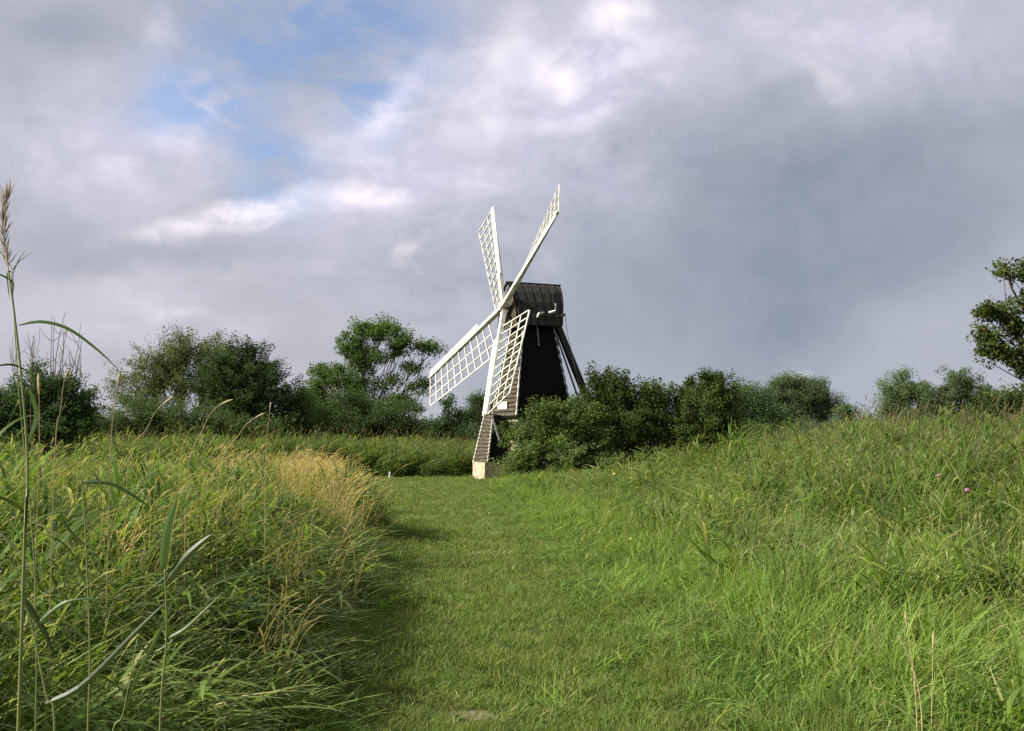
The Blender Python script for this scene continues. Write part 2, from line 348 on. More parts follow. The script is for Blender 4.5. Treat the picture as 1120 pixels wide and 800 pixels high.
# ------------------------------------------------------------------ windmill
def build_mill():
    AZ, EL, TH, LEN, CONE = R(203.71), R(15.99), R(-31.6), 5.0, R(6.8)
    n = Vector((math.cos(EL) * math.cos(AZ), math.cos(EL) * math.sin(AZ), math.sin(EL)))
    nh = Vector((math.cos(AZ), math.sin(AZ), 0)); u = Vector((-math.sin(AZ), math.cos(AZ), 0)); v = n.cross(u)
    if v.z < 0: v = -v
    Z = Vector((0, 0, 1))
    hub = P(551, 337, 35.6)
    # tower centre: along the shaft behind the hub
    c = hub - nh * 1.10; base = Vector((c.x, c.y, gz(c.x, c.y)))
    root = empty('windmill', base)
    tag(root, 'small black boarded drainage windmill with four white lattice sails beside the grass path', 'windmill')
    def mb(): return MB(base)
    # ---- smock tower: four battered sides, horizontal weatherboards
    zt, zb = 5.72, 2.25; ht, hb = .53, 1.06
    sd = u                                              # side direction facing right and towards the camera
    half = lambda z: hb + (ht - hb) * (z - zb) / (zt - zb)
    t = mb(); nb_ = 22
    for i in range(nb_):
        z0 = zb + (zt - zb) * i / nb_; z1 = zb + (zt - zb) * (i + 1) / nb_
        h0 = half(z0) + .016; h1 = half(z1) + .004
        cc = Vector((c.x, c.y, 0))
        cor = lambda h, z: [cc + nh * h * a + sd * h * b + Z * z for a, b in ((1, -1), (1, 1), (-1, 1), (-1, -1))]
        jz = .008 * math.sin(i * 2.3)
        t.hexa(cor(h0, z0 + jz) + cor(h1, z1 + .012))
    t.build('tower', M_tar, root)
    # the face towards the sails, sunlit brown put into its colour: boards set proud of the tarred wall
    f = mb()
    for i in range(nb_):
        z0 = zb + (zt - zb) * i / nb_; z1 = zb + (zt - zb) * (i + 1) / nb_ - .01
        h0 = half(z0) + .085; h1 = half(z1) + .024
        w0 = half(z0) - .02; w1 = half(z1) - .02
        q = lambda h, w, z, dlt: [cc + nh * (h - dlt) - sd * w + Z * z, cc + nh * h - sd * w + Z * z, cc + nh * h + sd * w + Z * z, cc + nh * (h - dlt) + sd * w + Z * z]
        f.hexa(q(h0, w0, z0, .02) + q(h1, w1, z1, .02))
    o = f.build('weatherboard_face', M_sunlit, root); o['label'] = 'boards coloured sunlit brown on the sail side of the tower'
    # corner posts
    for a, b, wht in ((1, 1, True), (1, -1, True), (-1, 1, False)):
        k = mb()
        for i in range(nb_):
            z0 = zb + (zt - zb) * i / nb_ - .004; z1 = zb + (zt - zb) * (i + 1) / nb_ + (.004 if wht else .002)
            p0 = cc + nh * a * (half(z0) + .035) + sd * b * (half(z0) + .035) + Z * z0
            p1 = cc + nh * a * (half(z1) + .035) + sd * b * (half(z1) + .035) + Z * z1
            k.beam(p0, p1, sd, .065 - .028 * (i % 2), .05 - .02 * (i % 2))
        k.build('corner_board', M_white if wht else M_greyboard, root)
    # white square notice low on the sail side face
    k = mb(); zc = 2.62; k.box(cc + nh * (half(zc) + .11) - sd * .10 + Z * zc, nh * .02, sd * .86, Z * .27); k.build('notice_board', M_white, root)
    # light cover strip on the tarred face
    k = mb(); k.beam(cc + sd * (half(5.65) + .06) + nh * .08 + Z * 5.65, cc + sd * (half(4.75) + .06) + nh * .05 + Z * 4.75, nh, .06, .02); k.build('cover_strip', M_greyboard, root)
    # small window on the face towards the camera
    # ---- brick base
    k = mb(); hb2 = 1.02
    k.box(cc + Z * (zb - .06 + base.z) / 2 - Z * .15, nh * 2 * hb2, sd * 2 * hb2, Z * (zb + .20)); k.build('brick_base', M_brick, root)
    k = mb(); k.box(cc + Z * (zb - .03), nh * 2 * (hb + .06), sd * 2 * (hb + .06), Z * .10); k.build('sill_beam', M_tar, root)
    # ---- scoop wheel housing on its brick pier
    TL, TR, BR, BL = P(531.5, 452.5, 35.9), P(540.2, 454.5, 35.25), P(534.5, 505.5, 34.75), P(518.6, 506.5, 35.75)
    k = mb(); m_ = 13
    for i in range(m_):
        a0, a1 = i / m_, (i + 1) / m_
        pl = lambda A, B, a: A.lerp(B, a)
        nrm = (BL - TL).cross(TR - TL).normalized()
        if nrm.dot(nh) < 0: nrm = -nrm
        o0, o1 = nrm * .0, nrm * .035
        up = [pl(TL, BL, a0) + o0, pl(TR, BR, a0) + o0]; lo = [pl(TL, BL, a1) + o1, pl(TR, BR, a1) + o1]
        k.hexa([up[0] - nrm * .03, up[1] - nrm * .03, up[1], up[0], lo[0] - nrm * .03, lo[1] - nrm * .03, lo[1], lo[0]])
    hs = k.build('wheel_housing', M_sunlit, root)
    k = mb(); back = -nh * 1.2
    k.hexa([BL - nrm * .04, BR - nrm * .04, BR + back - nrm * .04, BL + back - nrm * .04, TL - nrm * .04, TR - nrm * .04, TR + back * .25, TL + back * .25])
    k.build('housing_side', M_tar, root)
    for A, B, w in ((TL, BL, .07), (TR, BR, .045)):
        k = mb(); 
        for i in range(m_):
            a0, a1 = (i + .12) / m_, (i + .95) / m_
            k.beam(A.lerp(B, a0) + nrm * .03, A.lerp(B, a1) + nrm * .05, sd, w, .04)
        k.build('edge_board', M_white, root)
    k = mb(); A = P(538, 455, 35.0); B = P(546.5, 483, 34.6)
    k.beam(A, B, sd, .05, .05); k.build('stay', M_greyboard, root)
    # pier
    g0 = gz(-1.2, 35)
    k = mb(); pc = P(531.5, 515, 35.2)
    zc = (P(0, 505.8, 35.2).z + g0 - .3) / 2; hh = P(0, 505.8, 35.2).z - g0 + .3
    k.box((pc.x - .03, pc.y + .1, zc), nh * .5, sd * 1.15, Z * hh)
    k.box((pc.x + .33, pc.y + .25, zc - .03), nh * .42, sd * 1.02, Z * (hh - .08))
    k.build('brick_pier', M_brick, root)
    # ---- cap
    cw = .86; cl0, cl1 = .84, -.84                       # half width, front and back along nh
    CZ = 5.52
    prof = [(0.0, 1.50), (.22, 1.40), (.46, 1.12), (.66, .74), (.78, .30), (.86, -.06)]  # half profile (out, up)
    cc = Vector((c.x, c.y, 0))
    def cp(s_, along, out, up): return cc + nh * (along - .26 * max(0, up) / 1.5 * (cl0 - along) / (cl0 - cl1)) + sd * out * s_ + Z * (CZ + up)
    # boarded side roofs: narrow boards with gaps between
    for s_ in (1, -1):
        k = mb(); nbd = 17
        for i in range(nbd):
            a0 = cl0 + (cl1 - cl0) * i / nbd; a1 = cl0 + (cl1 - cl0) * (i + .86) / nbd; lift = .012 * ((i * 7) % 3)
            for j in range(len(prof) - 1):
                (o0, u0), (o1, u1) = prof[j], prof[j + 1]
                nn = Vector((u0 - u1, o1 - o0)).normalized() * (.03 + lift)
                k.hexa([cp(s_, a0, o1, u1), cp(s_, a1, o1, u1), cp(s_, a1, o0, u0), cp(s_, a0, o0, u0),
                        cp(s_, a0, o1 + nn.x, u1 + nn.y), cp(s_, a1, o1 + nn.x, u1 + nn.y), cp(s_, a1, o0 + nn.x, u0 + nn.y), cp(s_, a0, o0 + nn.x, u0 + nn.y)])
        k.build('roof_side', M_capboard, root)
    # body under the boards
    k = mb(); ring = [(o * .985, up - .01) for o, up in prof]
    pts = [(o, up) for o, up in ring[::-1]] + [(-o, up) for o, up in ring[1:]]
    vs = [cc + nh * (cl0 - .02) + sd * o + Z * (CZ + up) for o, up in pts] + [cc + nh * (cl1 + .02) + sd * o + Z * (CZ + up) for o, up in pts]
    m2 = len(pts)
    k.add(vs, [tuple(range(m2)), tuple(reversed(range(m2, 2 * m2)))] + [(i, i + m2, (i + 1) % m2 + m2, (i + 1) % m2) for i in range(m2)])
    k.build('cap_body', M_capboard, root)
    # front gable boards and barge boards
    k = mb()
    for i in range(9):
        o0 = -.80 + 1.6 * i / 9; o1 = o0 + 1.6 / 9 * .9; om = max(abs(o0), abs(o1))
        top = float(np.interp(om, [p[0] for p in prof], [p[1] for p in prof]))
        k.box(cc + nh * (cl0 + .035) + sd * (o0 + o1) / 2 + Z * (CZ + (top - .10) / 2 - .05), nh * .03, sd * (o1 - o0), Z * (top + .06))
    k.build('front_gable', M_sunlit, root)
    k = mb(); k.tube([cp(1, cl0 + .14, 0, 1.55), cp(1, cl1 - .06, 0, 1.55)], .04, 6); k.build('ridge_board', M_tar, root)
    for s_ in (1, -1):
        k = mb()
        for j in range(len(prof) - 1):
            (o0, u0), (o1, u1) = prof[j], prof[j + 1]
            k.beam(cp(s_, cl0 + .09, o0, u0 + .03), cp(s_, cl0 + .09, o1 + .02, u1 + .03), nh, .05, .10)
        k.build('barge_board', M_tar, root)
    # petticoat boards round the cap foot
    k = mb()
    for s_, cnt in ((1, 15), (-1, 15)):
        for i in range(cnt):
            a0 = .76 - 1.50 * i / cnt
            k.box(cc + nh * (a0 - .05) + sd * s_ * (.83 + .006 * (i % 3)) + Z * (CZ + .10), nh * .10, sd * .025, Z * (.34 + .02 * (i % 2)))
    for i in range(13):
        k.box(cc + nh * (.84) + sd * (-.78 + 1.56 * i / 12) + Z * (CZ + .12), nh * .025, sd * .11, Z * (.34 + .02 * (i % 2)))
    k.build('petticoat', M_capboard, root)
    # brake lever ends, white
    k = mb(); yA = .92
    a = cc + sd * (.86 + .13) + Z * (CZ + .40) + nh * .02
    p_ = [cc + sd * .98 + nh * .22 + Z * (CZ + .20), cc + sd * 1.0 + nh * .18 + Z * (CZ + .34), cc + sd * 1.0 - nh * .02 + Z * (CZ + .38)]
    k.tube(p_, .045, 8); k.build('brake_lever', M_white, root, smooth=True)
    k = mb(); p_ = [cc + sd * 1.0 - nh * .20 + Z * (CZ + .38), cc + sd * 1.0 - nh * .46 + Z * (CZ + .46), cc + sd * 1.0 - nh * .50 + Z * (CZ + .72)]
    k.tube(p_, [.05, .05, .06], 8); k.build('lever_arm', M_white, root, smooth=True)
    k = mb(); k.tube([cc + sd * .97 + nh * .02 + Z * (CZ + .38), cc + sd * .97 - nh * .22 + Z * (CZ + .38)], .035, 6); k.build('lever_shaft', M_metal, root)
    # rear peg with brake rope
    k = mb(); A = P(613, 346, 35.5); B = P(618, 344.5, 35.4); k.tube([A - nh * -.1, A, B], [.03, .03, .06], 6); k.build('rope_peg', M_metal, root)
    k = mb(); k.tube([B, P(620.5, 365, 35.4), P(626, 388, 35.4), P(634, 425, 35.4), P(640, 470, 35.4)], .009, 4); k.build('brake_rope', M_metal, root)
    # ---- tail poles from the cap back to the ground
    A = P(608, 352, 36.0); B = P(642, 436, 36.6); D = B + (B - A) * ((B.z - gz(B.x, B.y)) / (A.z - B.z) + .02)
    k = mb(); k.beam(A, D, sd, .20, .20, .24, .24); k.build('tail_pole', M_weathdark, root)
    A = P(604, 354, 35.6); B = P(613, 387, 36.0); D = P(634, 440, 37.2)
    k = mb(); k.beam(A, D, sd, .05, .05); k.build('tail_brace', M_greyboard, root)
    # ---- windshaft and hub
    ws = mb(); ws.tube([hub + n * .12, hub - n * 1.5], [.16, .17], 10); ws.build('windshaft', M_metal, root)
    k = mb(); k.box(hub + n * .02, u * .30, v * .30, n * .34); k.build('poll_end', M_white, root)
    # ---- sails
    for s_ in range(4):
        th = TH + s_ * math.pi / 2
        e0 = v * math.cos(th) + u * math.sin(th)
        th1 = th + math.pi / 2; bdir = -(v * math.cos(th1) + u * math.sin(th1))
        e = e0 * math.cos(CONE) + n * math.sin(CONE); nn = n * math.cos(CONE) - e0 * math.sin(CONE)
        orig = hub + n * (.05 if s_ % 2 else -.02)
        se = empty('sail', (0, 0, 0)); se.parent = root          # a part with its own pieces
        def rel(): return MB(base)
        k = rel(); k.beam(orig, orig + e * LEN, bdir, .18, .17, .11, .09)
        st = k.build('stock', M_white, se)
        r0 = .19 if s_ != 1 else .22
        W = 1.34; nbar = 11
        def bar_vec(r):
            tt = (r - r0) / (1 - r0); tw = R(17) * (1 - tt) + R(3) * tt
            return bdir * math.cos(tw) - nn * math.sin(tw)
        at = lambda r, w: orig + e * (LEN * r) - nn * .02 + bar_vec(r) * w
        k = rel()
        for i in range(nbar):
            r = r0 + (.995 - r0) * i / (nbar - 1)
            k.beam(at(r, -.0), at(r, W), e, .046, .036)
        for w in (.50, .93, 1.34):
            for i in range(nbar - 1):
                ra = r0 + (.995 - r0) * i / (nbar - 1); rb = r0 + (.995 - r0) * (i + 1) / (nbar - 1)
                k.beam(at(ra, w) - nn * .022, at(rb, w) - nn * .022, bar_vec(ra), .042 if w < 1.3 else .056, .032)
        k.build('lattice', M_white, se)
        # leading boards on the other side of the stock
        k = rel(); ra, rb = .30, .985
        for i in range(8):
            q0 = ra + (rb - ra) * i / 8; q1 = ra + (rb - ra) * (i + 1) / 8 - .002
            b0, b1 = bar_vec(q0), bar_vec(q1)
            fo = lambda q, b, w: orig + e * (LEN * q) + nn * .03 - b * w
            p4 = [fo(q0, b0, .05), fo(q0, b0, .245), fo(q1, b1, .245), fo(q1, b1, .05)]
            k.hexa(p4 + [p + nn * .025 for p in p4])
        k.build('leading_board', M_white, se)
    # canister clamps
    return root
M_greyboard = plain('grey_painted_board', (.20, .21, .21, 1), .7, (.10, .11, .10, 1), 7)
M_weathdark = plain('dark_oak_pole', (.030, .034, .020, 1), .8, (.05, .052, .032, 1), 5)
build_mill()

# ------------------------------------------------------------------ trees and bushes
def leaf_quads(cen, size, nrm_up=.35, aspect=.55, r=None):
    n = len(cen)
    d = r.normal(size=(n, 3)); d /= np.linalg.norm(d, axis=1, keepdims=True)
    a = r.normal(size=(n, 3)); a[:, 2] += nrm_up * 2.2; a /= np.linalg.norm(a, axis=1, keepdims=True)
    s = np.cross(a, d); s /= np.linalg.norm(s, axis=1, keepdims=True) + 1e-9
    d = np.cross(s, a)
    L = size * r.uniform(.6, 1.3, (n, 1)); Wd = L * aspect
    V = np.stack([cen - d * L * .5, cen + s * Wd * .5 + a * L * .06, cen + d * L * .5 - a * L * .10, cen - s * Wd * .5 + a * L * .06], 1).reshape(-1, 3)
    return V, np.arange(4 * n).reshape(-1, 4)

def curve_pts(a, b, n, bend, r):
    t = np.linspace(0, 1, n)[:, None]; L = np.linalg.norm(b - a)
    off = r.normal(size=3) * bend * L; off2 = r.normal(size=3) * bend * L * .5
    return a + (b - a) * t + off * np.sin(np.pi * t) + off2 * np.sin(2 * np.pi * t)

def tree(name, label, cat, base, lobes, mat, bark, seed, leaf=.09, npc=110, crad=.32, dens=1.0, trunk_r=.12, fork=.3, shell=.45,
         stems=1, group=None, up=.35, aspect=.55, twig_r=.012, spread_stem=.4, jut=.0, droop=0.0, kind_crown='crown', limb_r=None, twigs=True, spray=1.0):
    """base: world point; lobes: (px, py, rpx, rpy, depth offset, clusters) about depth base.y"""
    r = np.random.default_rng(seed); B = np.array(base, float)
    root = empty(name, tuple(B)); tag(root, label, cat, group)
    chains = []; cl = []
    tot = sum(l[5] for l in lobes)
    cz = np.mean([P(l[0], l[1], B[1] + l[4]).z for l in lobes]) - B[2]
    forks = []
    for s in range(stems):
        off = r.normal(size=2) * spread_stem * .3 if stems > 1 else np.zeros(2)
        top = np.array([off[0] * 3 + r.normal() * .05, off[1] * 3, max(.15, cz * fork)])
        st = np.array([off[0], off[1], -.12])
        p = curve_pts(st, top, 6, .05, r); chains.append((p, np.linspace(trunk_r, trunk_r * .72, 6) / (stems ** .4))); forks.append(top)
    for (px, py, rx, ry, dd, nc) in lobes:
        d = B[1] + dd; c = np.array(P(px, py, d)) - B
        m = d / F; rx, ry, rz = rx * m, (rx * .8) * m, ry * m
        fk = min(forks, key=lambda q: np.linalg.norm(q - c))
        lr = (limb_r or trunk_r * .55) * min(1, .5 + nc / tot * 1.6)
        npts = 7; limb = curve_pts(fk, c + np.array([0, 0, rz * .25]), npts, .07, r)
        chains.append((limb, np.linspace(lr, lr * .30, npts)))
        nc = max(2, int(nc * dens))
        v = r.normal(size=(nc, 3)); v /= np.linalg.norm(v, axis=1, keepdims=True)
        rad = r.uniform(0, 1, (nc, 1)) ** shell * r.uniform(.82 - .04 * spray, 1.10 + .10 * spray + jut, (nc, 1))
        cc = c + v * rad * np.array([rx, ry, rz]) * (1 - .0)
        for q in cc:
            j = r.integers(2, npts); s0 = limb[j]
            if twigs: chains.append((curve_pts(s0, q, 4, .08, r), np.linspace(lr * .28, twig_r * .5, 4).clip(twig_r * .5)))
        cl.append(cc)
    cc = np.concatenate(cl); n = len(cc)
    cnt = r.integers(int(npc * .55), int(npc * 1.45), n)
    idx = np.repeat(np.arange(n), cnt)
    crd = crad * r.uniform(.6, 1.35, n)
    g = r.normal(size=(len(idx), 3)) * .5; gl = np.linalg.norm(g, axis=1, keepdims=True); g = g / np.maximum(gl, 1e-6) * np.minimum(gl, .9 + .1 * gl).clip(0, 1.05)
    g[:, 2] *= .75
    ctr = cc.mean(axis=0); od = cc - ctr; od /= np.linalg.norm(od, axis=1, keepdims=True) + 1e-6; od[:, 2] += .55; od += r.normal(size=od.shape) * .45; od /= np.linalg.norm(od, axis=1, keepdims=True)
    al = (g * od[idx]).sum(1, keepdims=True); g = g * (1 - .28 * spray) + od[idx] * al * 1.15 * spray
    cen = cc[idx] + g * crd[idx][:, None]
    cen[:, 2] -= droop * (g[:, 0] ** 2 + g[:, 1] ** 2) * crd[idx]
    keep = cen[:, 2] > .03; cen = cen[keep]; idx = idx[keep]
    V, Fq = leaf_quads(cen, leaf, up, aspect, r)
    cr = r.uniform(0, 1, n)
    cval = np.clip(.55 * cr[idx] + .45 * r.uniform(0, 1, len(idx)), 0, 1)
    col = np.zeros((len(cen) * 4, 4)); col[:, 0] = np.repeat(cval, 4); col[:, 1] = 0; col[:, 2] = np.repeat((r.uniform(0, 1, len(idx)) < .05) * r.uniform(0, .8, len(idx)), 4); col[:, 3] = 1
    mesh_obj(kind_crown, V, Fq, mat, root, col=col)
    tv, tf = tube_arrays(chains, 5)
    mesh_obj('trunk' if stems == 1 else 'stems', tv, tf, bark, root, smooth=True)
    return root

G = lambda r_, g_, b_: (r_, g_, b_, 1)
L_hawthorn = leaf_mat('hawthorn_leaves', G(.034, .064, .015), G(.120, .170, .045), dryc=G(.22, .17, .06))
L_bush = leaf_mat('sallow_leaves', G(.040, .075, .020), G(.140, .200, .060), G(.06, .085, .03), patch=1.2, dryc=G(.20, .19, .06))
L_ash = leaf_mat('ash_leaves', G(.050, .090, .024), G(.120, .175, .050), dryc=G(.16, .16, .07))
L_olive = leaf_mat('olive_leaves', G(.055, .080, .028), G(.110, .140, .050), dryc=G(.15, .12, .06))
L_dark = leaf_mat('dark_leaves', G(0.029, 0.054, 0.022), G(0.072, 0.115, 0.038), dryc=G(0.160, 0.128, 0.048))
L_far = leaf_mat('far_leaves', G(.060, .098, .045), G(.115, .165, .075), dryc=G(.14, .14, .07))  # distance haze mixed into the leaf colour, paler and bluer
L_hazed_willow = leaf_mat('hazed_willow_leaves', G(.080, .125, .055), G(.150, .205, .095), dryc=G(.18, .18, .10))  # pale willow green, lightened further to stand in for distance haze
L_berry = leaf_mat('berried_hawthorn_leaves', G(.070, .115, .028), G(.150, .200, .055), dryc=G(.32, .13, .06))

def gb(px, d):
    x = (px - 560) / F * d; return (x, d, gz(x, d))

def build_trees():
    # --- around the mill
    tree('bush', 'broad green bush growing against the foot of the windmill', 'bush', gb(600, 33.0),
         [(580, 486, 30, 28, -.3, 71), (606, 462, 30, 20, 0, 57), (596, 447, 18, 8, 0, 18), (630, 470, 24, 24, 0, 52), (646, 492, 24, 28, .1, 58), (572, 508, 24, 16, -.6, 45), (612, 500, 38, 24, -.8, 78), (640, 455, 16, 12, 0, 18), (562, 472, 12, 12, 0, 15), (660, 510, 26, 14, -.4, 39), (622, 446, 9, 8, 0, 6)],
         L_bush, M_palebark, 11, leaf=.082, npc=125, crad=.27, trunk_r=.07, fork=.25, stems=4, spread_stem=.6, shell=.5)
    tree('bush', 'mid green bushy tree behind the tail pole, right of the windmill', 'bush', gb(675, 34.6),
         [(668, 432, 24, 24, 0, 65), (648, 446, 18, 22, 0, 33), (700, 448, 32, 28, 0, 71), (672, 465, 38, 28, -.4, 78), (700, 485, 26, 20, -.6, 44), (655, 420, 12, 12, 0, 13), (712, 436, 16, 14, 0, 18)],
         L_ash, M_bark, 12, leaf=.088, npc=120, crad=.30, trunk_r=.10, fork=.4, stems=3)
    tree('bush', 'dark rounded bush, tallest of the thicket right of the windmill', 'bush', gb(775, 35),
         [(778, 434, 36, 26, 0, 104), (755, 462, 44, 32, -.4, 117), (720, 492, 30, 22, -.6, 65), (792, 468, 26, 30, 0, 65), (740, 488, 34, 20, -.8, 59), (775, 492, 34, 18, -.6, 52), (745, 440, 14, 12, 0, 18), (780, 416, 18, 8, 0, 20)],
         L_hawthorn, M_bark, 13, leaf=.082, npc=115, crad=.27, trunk_r=.10, fork=.35, stems=3)
    tree('bush', 'thin shrub with pink flower heads between two bushes right of the windmill', 'bush', gb(722, 35),
         [(722, 440, 20, 20, 0, 39), (712, 470, 30, 28, 0, 65), (726, 496, 24, 16, -.5, 33)],
         L_bush, M_palebark, 14, leaf=.07, npc=110, crad=.25, trunk_r=.05, fork=.4, stems=3)
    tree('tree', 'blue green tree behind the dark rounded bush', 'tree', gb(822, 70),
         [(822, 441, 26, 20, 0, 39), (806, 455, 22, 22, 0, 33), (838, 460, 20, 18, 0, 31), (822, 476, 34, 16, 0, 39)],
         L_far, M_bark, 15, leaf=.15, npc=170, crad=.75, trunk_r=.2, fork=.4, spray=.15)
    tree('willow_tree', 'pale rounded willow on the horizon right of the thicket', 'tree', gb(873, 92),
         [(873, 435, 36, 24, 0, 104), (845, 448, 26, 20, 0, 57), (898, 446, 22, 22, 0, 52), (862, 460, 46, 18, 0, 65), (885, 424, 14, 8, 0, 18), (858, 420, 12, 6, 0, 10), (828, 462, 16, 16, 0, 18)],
         L_hazed_willow, M_bark, 16, leaf=.15, npc=230, crad=.85, trunk_r=.3, fork=.4, shell=.4, spray=.15)
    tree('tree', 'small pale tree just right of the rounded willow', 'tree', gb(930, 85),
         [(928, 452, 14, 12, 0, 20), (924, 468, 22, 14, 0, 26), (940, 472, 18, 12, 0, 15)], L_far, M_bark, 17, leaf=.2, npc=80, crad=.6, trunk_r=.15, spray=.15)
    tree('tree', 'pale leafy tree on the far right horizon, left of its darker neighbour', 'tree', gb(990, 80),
         [(988, 424, 24, 19, 0, 44), (975, 440, 16, 16, 0, 28), (1006, 442, 24, 22, 0, 39), (990, 462, 34, 18, 0, 44)], L_hazed_willow, M_bark, 18, leaf=.14, npc=180, crad=.65, trunk_r=.25, shell=.4, spray=.15)
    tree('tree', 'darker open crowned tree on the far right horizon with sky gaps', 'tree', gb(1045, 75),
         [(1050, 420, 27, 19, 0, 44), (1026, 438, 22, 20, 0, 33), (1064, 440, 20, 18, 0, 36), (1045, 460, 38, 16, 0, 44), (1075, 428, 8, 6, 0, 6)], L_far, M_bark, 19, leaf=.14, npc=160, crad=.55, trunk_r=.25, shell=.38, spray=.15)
    tree('bush', 'green bush below the berried hawthorn branches at the right edge', 'bush', gb(1105, 27),
         [(1100, 440, 26, 14, 0, 44), (1125, 446, 30, 18, 0, 52), (1085, 456, 22, 14, 0, 31), (1150, 450, 40, 26, 0, 65), (1110, 470, 50, 20, 0, 65)], L_bush, M_bark, 20, leaf=.085, npc=90, crad=.3, trunk_r=.06, fork=.4, stems=3)
    tree('hawthorn_tree', 'berried hawthorn tree leaning its branches in from the right edge', 'tree', gb(1215, 14.5),
         [(1086, 342, 22, 8, 0, 14), (1080, 366, 16, 9, 0, 10), (1090, 388, 22, 9, 0, 14), (1112, 358, 20, 12, 0, 14), (1104, 296, 20, 6, 0, 7), (1122, 304, 14, 7, 0, 7), (1118, 402, 12, 8, 0, 6), (1140, 330, 30, 20, 0, 26), (1145, 385, 34, 22, 0, 30), (1200, 330, 70, 60, 0, 120), (1240, 400, 80, 50, 0, 120), (1180, 285, 44, 24, 0, 40)],
         L_berry, M_bark, 21, leaf=.058, npc=85, crad=.15, trunk_r=.13, fork=.55, shell=.5, spray=.3, twig_r=.008)
    # --- left of the mill
    tree('ash_tree', 'tall airy ash tree with open crown left of the windmill', 'tree', gb(405, 50),
         [(412, 362, 30, 14, 0, 34), (384, 378, 20, 15, 0, 24), (438, 374, 24, 13, 0, 26), (463, 379, 14, 8, 0, 9), (408, 388, 28, 12, 0, 20), (358, 412, 22, 16, 0, 34), (385, 424, 26, 18, 0, 36), (342, 434, 20, 18, 0, 32),
          (448, 402, 14, 8, 0, 8), (460, 422, 14, 9, 0, 9), (425, 418, 16, 10, 0, 10), (395, 402, 18, 10, 0, 14), (440, 442, 24, 12, 0, 20), (398, 360, 14, 9, 0, 10), (385, 448, 40, 18, 0, 50), (350, 455, 30, 20, 0, 40), (478, 382, 4, 4, 0, 3)],
         L_ash, M_palebark, 22, leaf=.12, npc=125, crad=.42, trunk_r=.20, fork=.28, shell=.5, limb_r=.09, twig_r=.02, stems=2, spread_stem=.5, spray=.15)
    tree('bush', 'dark green hedge bush under the ash tree', 'bush', gb(395, 47),
         [(365, 462, 34, 26, 0, 78), (400, 466, 34, 24, 0, 78), (430, 462, 28, 20, 0, 52), (345, 478, 26, 16, 0, 39), (385, 445, 30, 18, .3, 44), (445, 474, 24, 14, 0, 33)], L_dark, M_bark, 23, leaf=.09, npc=160, crad=.45, trunk_r=.08, stems=4, fork=.3)
    tree('tree', 'olive twiggy tree with limbs showing, left of the dark round tree', 'tree', gb(195, 45),
         [(198, 388, 34, 22, 0, 83), (165, 405, 30, 26, 0, 72), (230, 392, 28, 22, 0, 65), (150, 432, 28, 22, 0, 52), (195, 422, 36, 22, 0, 52), (238, 418, 26, 26, 0, 57), (195, 370, 14, 8, 0, 13), (130, 420, 14, 14, 0, 10)],
         L_olive, M_bark, 24, leaf=.08, npc=90, crad=.36, trunk_r=.16, fork=.3, shell=.42, stems=2, limb_r=.07, twig_r=.018, jut=.12)
    tree('tree', 'dark dense round tree with ragged top, right of the olive twiggy tree', 'tree', gb(262, 43),
         [(258, 412, 40, 32, 0, 143), (285, 428, 32, 28, 0, 98), (240, 425, 26, 28, 0, 59), (272, 385, 14, 12, 0, 18), (292, 405, 14, 14, 0, 20), (262, 450, 40, 22, 0, 78), (250, 400, 16, 14, 0, 20)],
         L_dark, M_bark, 25, leaf=.09, npc=120, crad=.33, trunk_r=.16, fork=.35, shell=.5, jut=.2)
    tree('bush', 'mid green bushes filling below the olive twiggy tree', 'bush', gb(205, 40),
         [(165, 455, 34, 20, 0, 52), (205, 462, 34, 20, 0, 57), (240, 466, 30, 18, 0, 46), (130, 462, 26, 22, 0, 44), (280, 472, 30, 16, 0, 39), (95, 468, 30, 16, 0, 44)], L_dark, M_bark, 26, leaf=.08, npc=150, crad=.42, trunk_r=.07, stems=4, fork=.3)
    tree('bush', 'bright green bush between the dark round tree and the ash', 'bush', gb(322, 44),
         [(318, 440, 18, 18, 0, 36), (332, 456, 26, 20, 0, 46), (305, 460, 20, 20, 0, 36), (325, 474, 34, 16, 0, 44)], L_ash, M_bark, 27, leaf=.085, npc=150, crad=.42, trunk_r=.08, stems=3, fork=.3)
    tree('tree', 'thin dark tree with a knobbly crown under the lower left sail', 'tree', gb(494, 62),
         [(488, 440, 7, 6, 0, 7), (494, 452, 9, 6, 0, 9), (482, 466, 14, 10, 0, 18), (498, 470, 14, 12, 0, 20), (505, 458, 5, 5, 0, 3)], L_dark, M_bark, 28, leaf=.14, npc=80, crad=.42, trunk_r=.11, fork=.6)
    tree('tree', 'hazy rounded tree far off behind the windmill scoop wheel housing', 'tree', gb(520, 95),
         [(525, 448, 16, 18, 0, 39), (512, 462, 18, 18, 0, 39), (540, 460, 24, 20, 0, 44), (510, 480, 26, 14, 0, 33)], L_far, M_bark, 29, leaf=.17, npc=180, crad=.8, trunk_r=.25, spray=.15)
    tree('hedge', 'low dark hedge line closing the horizon behind the left bank', 'hedge', gb(190, 58),
         [(60, 470, 50, 14, 0, 60), (110, 468, 44, 14, 0, 60), (160, 472, 50, 14, 0, 60), (300, 474, 50, 14, 0, 60), (230, 474, 50, 12, 0, 60), (0, 468, 40, 14, 0, 50)], L_dark, M_bark, 41, leaf=.13, npc=100, crad=.5, trunk_r=.06, stems=3)
    tree('hedge', 'low green hedge line on the horizon between the thicket and the far right trees', 'hedge', gb(870, 64),
         [(790, 474, 40, 12, 0, 50), (850, 474, 44, 12, 0, 50), (910, 476, 44, 10, 0, 50), (960, 474, 40, 12, 0, 50), (720, 476, 50, 12, 0, 50)], L_bush, M_bark, 42, leaf=.14, npc=100, crad=.5, trunk_r=.06, stems=3)
